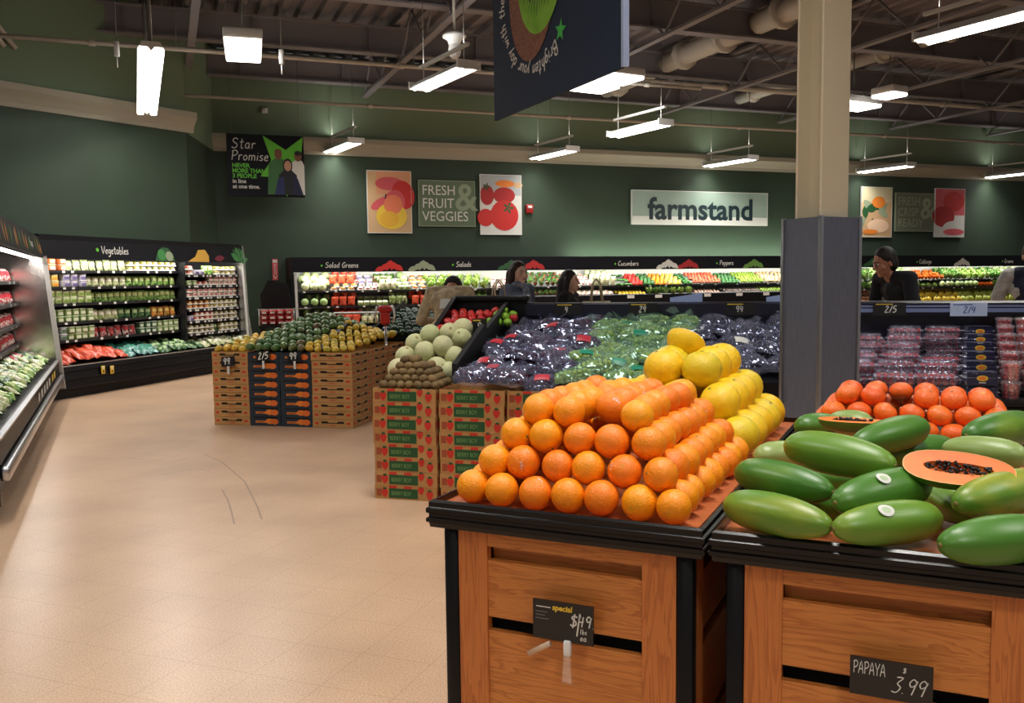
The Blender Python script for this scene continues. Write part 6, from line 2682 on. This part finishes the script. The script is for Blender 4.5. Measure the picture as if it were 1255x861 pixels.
# first part: three levels
for px0, px1, kd in ((369, 402, 'white cabbage'), (404, 436, 'carrot pack'), (437, 462, 'pink pack'), (463, 484, 'celery pack'), (485, 500, 'green pack'), (501, 521, 'carrot pack'), (522, 552, 'leaf lettuce'), (553, 598, 'leaf lettuce'), (599, 640, 'mushroom pack')):
    bed(px0, px1, kd, 1.275, 1.42, .32, .72, 'upper shelf near the end' if px0 < 480 else 'upper shelf', 3)
for px0, px1, kd in ((369, 402, 'white cabbage'), (404, 436, 'carrot bag'), (437, 455, 'lavender pack'), (456, 484, 'radish bunch'), (485, 500, 'green cabbage'), (501, 521, 'carrot pack')):
    bed(px0, px1, kd, 1.42, 1.50, .55, .8, 'raised at the back of the upper shelf', 2)
for px0, px1, kd in ((370, 404, 'green cabbage'), (405, 436, 'carrot bag'), (437, 475, 'green pack'), (476, 500, 'pale leaf greens'), (501, 521, 'carrot bag'), (522, 598, 'dark leaf greens'), (599, 640, 'mushroom pack')):
    bed(px0, px1, kd, .965, 1.06, .24, .55, 'middle shelf', 2)
for px0, px1, kd in ((372, 410, 'green cabbage'), (411, 440, 'carrot bag'), (441, 480, 'celery pack'), (481, 520, 'dark leaf greens')):
    bed(px0, px1, kd, .60, .75, .12, .5, 'bottom deck', 3)
# second part: sloping bins
for px0, px1, kd in ((641, 663, 'radish bunch'), (664, 690, 'radish bunch'), (691, 722, 'mushroom pack'), (723, 750, 'celery pack'), (751, 768, 'cucumber'), (769, 783, 'red pepper'), (784, 797, 'green pepper'), (798, 813, 'orange pepper'),
                     (814, 830, 'yellow pepper'), (831, 842, 'green pepper'), (843, 878, 'tomato'), (879, 900, 'green pepper'), (901, 930, 'lime'), (931, 948, 'potato'), (949, 975, 'potato'), (1020, 1045, 'dark leaf greens')):
    bed(px0, px1, kd, 1.30, 1.50, .32, .80, 'sloping bin', 6)
for px0, px1, kd in ((643, 690, 'radish bunch'), (691, 750, 'mushroom pack'), (757, 790, 'lemon'), (791, 819, 'dark leaf greens'), (820, 847, 'leaf lettuce'), (850, 881, 'garlic bulb'), (886, 930, 'mushroom'), (931, 972, 'lime'), (1025, 1045, 'onion')):
    bed(px0, px1, kd, 1.06, 1.12, .10, .34, 'front bin', 3)
tb = thing('front_bin_bed', 'black bed under the front bins of the middle part of the back chiller', 'shelf', BC.p(xb0, .03, 0), BC.a)
w = MB()
w.box(0, xb1 - xb0, 0, .50, .98, 1.045, m_shelf)
w.build('board', tb)
# third part
for px0, px1, kd in ((1047, 1072, 'dark leaf greens'), (1073, 1117, 'pale leaf greens'), (1118, 1150, 'carrot bunch'), (1151, 1172, 'dark leaf greens'), (1173, 1200, 'leaf lettuce'), (1201, 1222, 'dark leaf greens'), (1223, 1252, 'pale leaf greens')):
    bed(px0, px1, kd, 1.315, 1.46, .34, .72, 'upper shelf beyond the post', 3)
for px0, px1, kd in ((1047, 1070, 'dark leaf greens'), (1071, 1124, 'pale leaf greens'), (1125, 1147, 'cauliflower'), (1148, 1160, 'white cabbage'), (1161, 1195, 'green cabbage'), (1196, 1212, 'carrot bunch'), (1213, 1252, 'dark leaf greens')):
    bed(px0, px1, kd, 1.105, 1.12, .26, .5, 'middle shelf beyond the post', 2)
for px0, px1, kd in ((1047, 1074, 'onion'),):
    bed(px0, px1, kd, .70, 1.0, .06, .55, 'bottom deck beyond the post', 5)
for px0, px1, kd in ((1118, 1170, 'yellow banana bunch'), (1171, 1222, 'green banana bunch'), (1223, 1248, 'green banana bunch')):
    bed(px0, px1, kd, .62, .88, .04, .52, 'bottom deck beyond the post', 3)
# ---------------------------------------------------------------- people
def capsule(w, p0, r0, p1, r1, m, n=12):
    p0, p1 = Vector(p0), Vector(p1)
    d = p1 - p0
    L = d.length
    prof = []
    for i in range(5):
        a = -pi / 2 + pi / 2 * i / 4
        prof.append((max(r0 * cos(a), 1e-5), r0 * sin(a)))
    for i in range(5):
        a = pi / 2 * i / 4
        prof.append((max(r1 * cos(a), 1e-5), L + r1 * sin(a)))
    M0 = w.M
    w.M = M0 @ Matrix.Translation(p0) @ (d.normalized().to_track_quat('Z', 'Y').to_matrix().to_4x4() if L > 1e-6 else Matrix.Identity(4))
    w.lathe(prof, m, n)
    w.M = M0


def blob(name, shapes, voxel, m, parent, smooth=4):
    """one continuous surface grown round a set of tapered limbs and rounded masses"""
    w = MB()
    for s in shapes:
        if s[0] == 'b':                      # ball: centre, radius, scale, optional rotation
            w.ball(s[1], s[2], m, 16, 12, s[3], s[4] if len(s) > 4 else None)
        else:
            capsule(w, s[0], s[1], s[2], s[3], m)
    o = w.build(name)
    md = o.modifiers.new('r', 'REMESH')
    md.mode = 'VOXEL'
    md.voxel_size = voxel
    md.use_smooth_shade = True
    ms = o.modifiers.new('s', 'SMOOTH')
    ms.iterations = smooth
    ms.factor = .5
    dg = bpy.context.evaluated_depsgraph_get()
    dg.update()
    me = bpy.data.meshes.new_from_object(o.evaluated_get(dg))
    me.materials.clear()
    me.materials.append(m)
    o.modifiers.clear()
    old = o.data
    o.data = me
    bpy.data.meshes.remove(old)
    o.parent = parent
    for p in me.polygons:
        p.use_smooth = True
    return o


def hand_shapes(wr, d, side, curl=.5):
    """palm, four fingers and a thumb growing from wrist wr along d"""
    wr, d = Vector(wr), Vector(d).normalized()
    s = Vector((side, 0, 0))
    s = (s - d * s.dot(d)).normalized()
    nrm = d.cross(s).normalized()
    out = [(wr, .024, wr + d * .05, .030), (wr + s * .014 + d * .04, .016, wr + s * .026 + d * .085, .013), (wr - s * .014 + d * .04, .016, wr - s * .026 + d * .085, .013)]
    for k, L in ((-1.5, .062), (-.5, .076), (.5, .080), (1.5, .070)):
        b = wr + s * (k * .018) + d * .088
        m1 = b + d * L * .5
        e = m1 + (d * (1 - curl * .6) + nrm * curl).normalized() * L * .5
        out += [(b, .0088, m1, .0082), (m1, .0082, e, .0072)]
    b = wr + s * .026 + d * .025
    m1 = b + (s * .8 + d * .7).normalized() * .036
    out += [(b, .012, m1, .010), (m1, .010, m1 + d * .03, .0085)]
    return out


SKIN = {'light': (232, 190, 166), 'tan': (188, 132, 104), 'brown': (120, 78, 56)}


def person(label, loc, rz, H=1.65, skin='light', hair='long', hairc=(34, 24, 20), top=(40, 44, 60), legs=(36, 38, 48), lean=0.0, headyaw=0.0, headpitch=0.0,
           hands=None, elbows=None, sleeves='long', scarf=None, vest=None, bulk=1.0, female=True):
    """facing local -y"""
    k = H / 1.65
    t = thing('person', label, 'person', loc, rz)
    ms = mat('skin_' + skin, SKIN[skin], .5, sss=.05)
    V = lambda x, y, z: Vector((x * k, y * k, z * k))
    hipz = .88

    def tilt(p):                             # bend the upper body forward about the hips
        p = Vector(p)
        q = p - V(0, 0, hipz)
        q.rotate(Matrix.Rotation(lean, 3, 'X'))
        return q + V(0, 0, hipz)
    sw = (.165 if female else .19) * bulk
    sh = [tilt(V(s * sw, 0, 1.36)) for s in (-1, 1)]
    el = [Vector(e) * k if elbows else tilt(V((-1, 1)[i] * (sw + .06), .03, 1.08)) for i, e in enumerate(elbows or (0, 0))]
    ha = [Vector(e) * k if hands else tilt(V((-1, 1)[i] * (sw + .05), -.06, .84)) for i, e in enumerate(hands or (0, 0))]
    HR = Matrix.Rotation(headyaw, 3, 'Z') @ Matrix.Rotation(headpitch, 3, 'X')
    nk = tilt(V(0, .0, 1.40))
    hc = nk + Matrix.Rotation(lean * .9 + headpitch * .45, 3, 'X') @ V(0, -.02, .135)

    def hp(x, y, z):
        return hc + HR @ V(x, y, z)
    hips = V(0, 0, .90)
    chest = tilt(V(0, .0, 1.24))
    waist = tilt(V(0, .0, 1.05))
    S = []
    # legs
    for s in (-1, 1):
        S += [(V(s * .09, 0, .86), .085 * k, V(s * .095, -.01, .47), .055 * k), (V(s * .095, -.01, .47), .055 * k, V(s * .095, .01, .08), .036 * k),
              (V(s * .095, .01, .05), .036 * k, V(s * .10, -.13, .035), .03 * k)]
    # trunk
    S += [(hips + V(-.05, 0, 0), .105 * k, hips + V(.05, 0, 0), .105 * k), (hips, .11 * k, waist, .095 * k), (waist, .10 * k, chest, .12 * k), (chest + V(-.06, 0, 0), .10 * k, chest + V(.06, 0, 0), .10 * k),
          (sh[0], .052 * k, sh[1], .052 * k), (nk - V(0, 0, .05), .052 * k, hc + V(0, 0, -.05), .047 * k)]
    for i in range(2):
        S += [(sh[i], .048 * k, el[i], .038 * k), (el[i], .038 * k, ha[i], .026 * k)]
        S += hand_shapes(ha[i], ha[i] - el[i], (-1, 1)[i] * -1, .6)
    # head with jaw, nose, ears, brow, lips, chin
    S += [('b', hp(0, .012, .025), .092 * k, (.86, 1.0, 1.02), HR), ('b', hp(0, -.022, -.045), .066 * k, (.92, 1.0, 1.05), HR), ('b', hp(0, -.062, -.098), .026 * k, (1.1, .8, .8), HR),
          (hp(0, -.088, .012), .009 * k, hp(0, -.106, -.028), .013 * k), ('b', hp(0, -.090, -.062), .016 * k, (1.4, .6, .6), HR), ('b', hp(-.03, -.082, .026), .016 * k, (1.3, .5, .5), HR), ('b', hp(.03, -.082, .026), .016 * k, (1.3, .5, .5), HR)]
    for s in (-1, 1):
        S += [('b', hp(s * .082, .012, -.01), .026 * k, (.35, .7, 1.2), HR), ('b', hp(s * .05, -.06, -.025), .026 * k, (1, .8, 1), HR)]
    blob('body', S, .0075, ms, t, 2)
    # eyes, brows, lips
    for s in (-1, 1):
        w = MB()
        w.ball(hp(s * .031, -.083, .005), .0115 * k, m_ink_w, 8, 6, (1.2, .7, .75))
        w.ball(hp(s * .031, -.090, .005), .0058 * k, m_ink_k, 8, 6)
        w.build('eye', t)
        w = MB()
        w.tube([hp(s * .016, -.092, .027), hp(s * .034, -.093, .033), hp(s * .05, -.082, .027)], [.003 * k, .0042 * k, .002 * k], mat('hair_%d_%d_%d' % hairc, hairc, .6), 6)
        w.build('eyebrow', t)
    w = MB()
    w.tube([hp(-.024, -.092, -.058), hp(-.008, -.102, -.062), hp(.008, -.102, -.062), hp(.024, -.092, -.058)], [.003 * k, .0055 * k, .0055 * k, .003 * k], mat('lips', (170, 84, 80), .4), 6)
    w.build('lips', t)
    # hair
    mh = mat('hair_%d_%d_%d' % hairc, hairc, .45, c2=tuple(min(255, int(c * 1.5)) for c in hairc), scale=60, stretch=(1, 1, .12))
    Hs = [('b', hp(0, .026, .042), .100 * k, (.90, .96, .98), HR), ('b', hp(0, .055, -.01), .085 * k, (.98, .8, 1.1), HR)]
    if hair == 'long':
        for s in (-1, 1):
            Hs += [(hp(s * .078, .01, .03), .034 * k, hp(s * .088, .03, -.10), .034 * k), (hp(s * .088, .03, -.10), .034 * k, hp(s * .11, -.01, -.26), .040 * k), (hp(s * .11, -.01, -.26), .040 * k, hp(s * .10, -.03, -.36), .018 * k)]
        Hs += [(hp(0, .085, 0), .07 * k, hp(0, .115, -.26), .075 * k), (hp(-.05, .085, 0), .05 * k, hp(-.07, .10, -.30), .05 * k), (hp(.05, .085, 0), .05 * k, hp(.07, .10, -.30), .05 * k)]
    else:
        for s in (-1, 1):
            Hs += [(hp(s * .072, .02, .03), .024 * k, hp(s * .078, .03, -.03), .018 * k)]
    blob('hair', Hs, .009, mh, t, 3)
    # garments
    mt = mat('cloth_%d_%d_%d' % top, top, .85, c2=tuple(int(c * .8) for c in top), scale=14)
    C = [(hips + V(-.05, 0, .02), .122 * k, hips + V(.05, 0, .02), .122 * k), (hips, .125 * k, waist, .112 * k * bulk), (waist, .115 * k * bulk, chest, .135 * k * bulk),
         (chest + V(-.07, 0, 0), .113 * k * bulk, chest + V(.07, 0, 0), .113 * k * bulk), (sh[0], .066 * k, sh[1], .066 * k), (sh[0], .066 * k, nk - V(0, 0, .03), .06 * k), (sh[1], .066 * k, nk - V(0, 0, .03), .06 * k)]
    for i in range(2):
        if sleeves == 'long':
            C += [(sh[i], .064 * k, el[i], .053 * k), (el[i], .053 * k, el[i].lerp(ha[i], .93), .041 * k)]
        else:
            C += [(sh[i], .066 * k, sh[i].lerp(el[i], .8), .06 * k)]
    blob('jacket' if sleeves == 'long' else 'shirt', C, .010, mt, t, 3)
    if vest:
        mv_ = mat('cloth_%d_%d_%d' % vest, vest, .8)
        blob('vest', [(hips + V(-.05, 0, .06), .132 * k, hips + V(.05, 0, .06), .132 * k), (hips + V(0, 0, .05), .134 * k, waist, .124 * k * bulk), (waist, .126 * k * bulk, chest, .146 * k * bulk),
                      (chest + V(-.05, 0, .02), .124 * k * bulk, chest + V(.05, 0, .02), .124 * k * bulk), (sh[0].lerp(sh[1], .2), .075 * k, sh[0].lerp(sh[1], .8), .075 * k)], .010, mv_, t, 3)
    if scarf:
        msf = mat('cloth_%d_%d_%d' % scarf, scarf, .9, c2=tuple(int(c * .7) for c in scarf), scale=30)
        sc_ = []
        for i in range(8):
            a0, a1 = 2 * pi * i / 8, 2 * pi * (i + 1) / 8
            sc_.append((nk + V(.075 * cos(a0), .07 * sin(a0) - .01, .005 + .02 * sin(2 * a0)), .036 * k, nk + V(.075 * cos(a1), .07 * sin(a1) - .01, .005 + .02 * sin(2 * a1)), .036 * k))
        sc_ += [(nk + V(.02, -.09, .0), .04 * k, nk + V(.04, -.135, -.2), .045 * k)]
        blob('scarf', sc_, .010, msf, t, 3)
    ml2 = mat('cloth_%d_%d_%d' % legs, legs, .85)
    Lg = [(hips + V(-.05, 0, -.02), .115 * k, hips + V(.05, 0, -.02), .115 * k)]
    for s in (-1, 1):
        Lg += [(V(s * .09, 0, .84), .098 * k, V(s * .095, -.01, .47), .07 * k), (V(s * .095, -.01, .47), .07 * k, V(s * .095, .01, .10), .055 * k)]
        blob('shoe', [(V(s * .095, .03, .045), .045 * k, V(s * .10, -.14, .035), .036 * k)], .009, m_black, t, 2)
    blob('trousers', Lg, .011, ml2, t, 3)
    return t


def stand_at(px, y):
    d = ray(px, 340)
    return Vector((d.x * y / d.y, y, 0))


# two women talking beyond the grapes
person('woman with long brown hair, blue-grey jacket and scarf, looking across the grapes', stand_at(633, 9.75), radians(42), 1.66, 'light', 'long', (52, 32, 26), (112, 124, 152), (34, 36, 46), 0.03, radians(-6), .02, scarf=(146, 156, 178))
person('woman with black hair in a black coat, turned sideways beyond the grapes', stand_at(696, 9.75), radians(66), 1.56, 'light', 'long', (20, 16, 18), (18, 18, 24), (20, 20, 26), 0.02, 0, .0)
# man bending over beyond the berries
person('man with short dark hair in a dark jacket, bending over the berries beside the post', stand_at(1124, 8.9), radians(-76), 1.84, 'tan', 'short', (24, 18, 16), (20, 22, 32), (22, 24, 32), .50, radians(-4), .30,
       hands=[(-.10, -.42, 1.02), (.10, -.46, 1.02)], elbows=[(-.26, -.26, 1.0), (.26, -.24, 1.0)], female=False, bulk=1.05)
# shop worker at the picture edge
person('shop worker in white short sleeves and navy vest, half outside the picture', stand_at(1266, 8.6), radians(-30), 1.78, 'light', 'short', (60, 44, 34), (206, 204, 202), (30, 32, 42), .08, 0, .2,
       hands=[(-.30, -.16, .90), (.26, -.18, .92)], elbows=[(-.29, .02, 1.12), (.28, .0, 1.12)], sleeves='short', vest=(28, 32, 58), female=False)
# person in beige seen from behind
p5 = person('person in beige jacket with a white patch, seen from behind, bending over produce', stand_at(545, 9.2), radians(172), 1.72, 'tan', 'short', (26, 20, 18), (196, 176, 140), (50, 50, 58), .52, 0, 1.9,
            hands=[(-.20, -.45, 1.0), (.20, -.45, 1.0)], elbows=[(-.28, -.12, 1.02), (.28, -.12, 1.02)], bulk=1.15)
w = MB()
kk = 1.72 / 1.65
vs = []
for i in range(4):
    for j in range(4):
        q = Vector((-.055 + .037 * i, .158 - .006 * (i - 1.5) ** 2, 1.10 + .035 * j)) * kk
        d = q - Vector((0, 0, .88 * kk))
        d.rotate(Matrix.Rotation(.52, 3, 'X'))
        vs.append(d + Vector((0, 0, .88 * kk)))
w.add(vs, [(i * 4 + j, (i + 1) * 4 + j, (i + 1) * 4 + j + 1, i * 4 + j + 1) for i in range(3) for j in range(3)], m_ink_w)
w.build('back_patch', p5, fix=False)


def tote(px, y, z, label, c, rz, W_=.30, H_=.32):
    q = stand_at(px, y)
    t = thing('tote_bag', label, 'bag', (q.x, q.y, z), rz)
    w = MB()
    m = mat('canvas_%d' % c[0], c, .85, c2=tuple(int(v * .9) for v in c), scale=20)
    vs = [(-W_ / 2, -.05, 0), (W_ / 2, -.05, 0), (W_ / 2, .05, 0), (-W_ / 2, .05, 0), (-W_ * .56, -.03, H_), (W_ * .56, -.03, H_), (W_ * .56, .03, H_), (-W_ * .56, .03, H_)]
    w.add(vs, [(0, 3, 2, 1), (0, 1, 5, 4), (1, 2, 6, 5), (2, 3, 7, 6), (3, 0, 4, 7)], m)
    w.build('body', t)
    for s in (-1, 1):
        w = MB()
        w.tube([(-W_ * .25, s * .03, H_ - .02), (-W_ * .16, s * .025, H_ + .18), (0, s * .02, H_ + .24), (W_ * .16, s * .025, H_ + .18), (W_ * .25, s * .03, H_ - .02)], .009, m, 6)
        w.build('handle', t)
    return t


tote(611, 9.55, .92, 'beige canvas bag hanging at the side of the woman with the scarf', (206, 190, 160), radians(30))
tote(731, 9.6, .98, 'pale canvas bag beside the woman in the black coat', (214, 206, 170), radians(10), .26, .26)
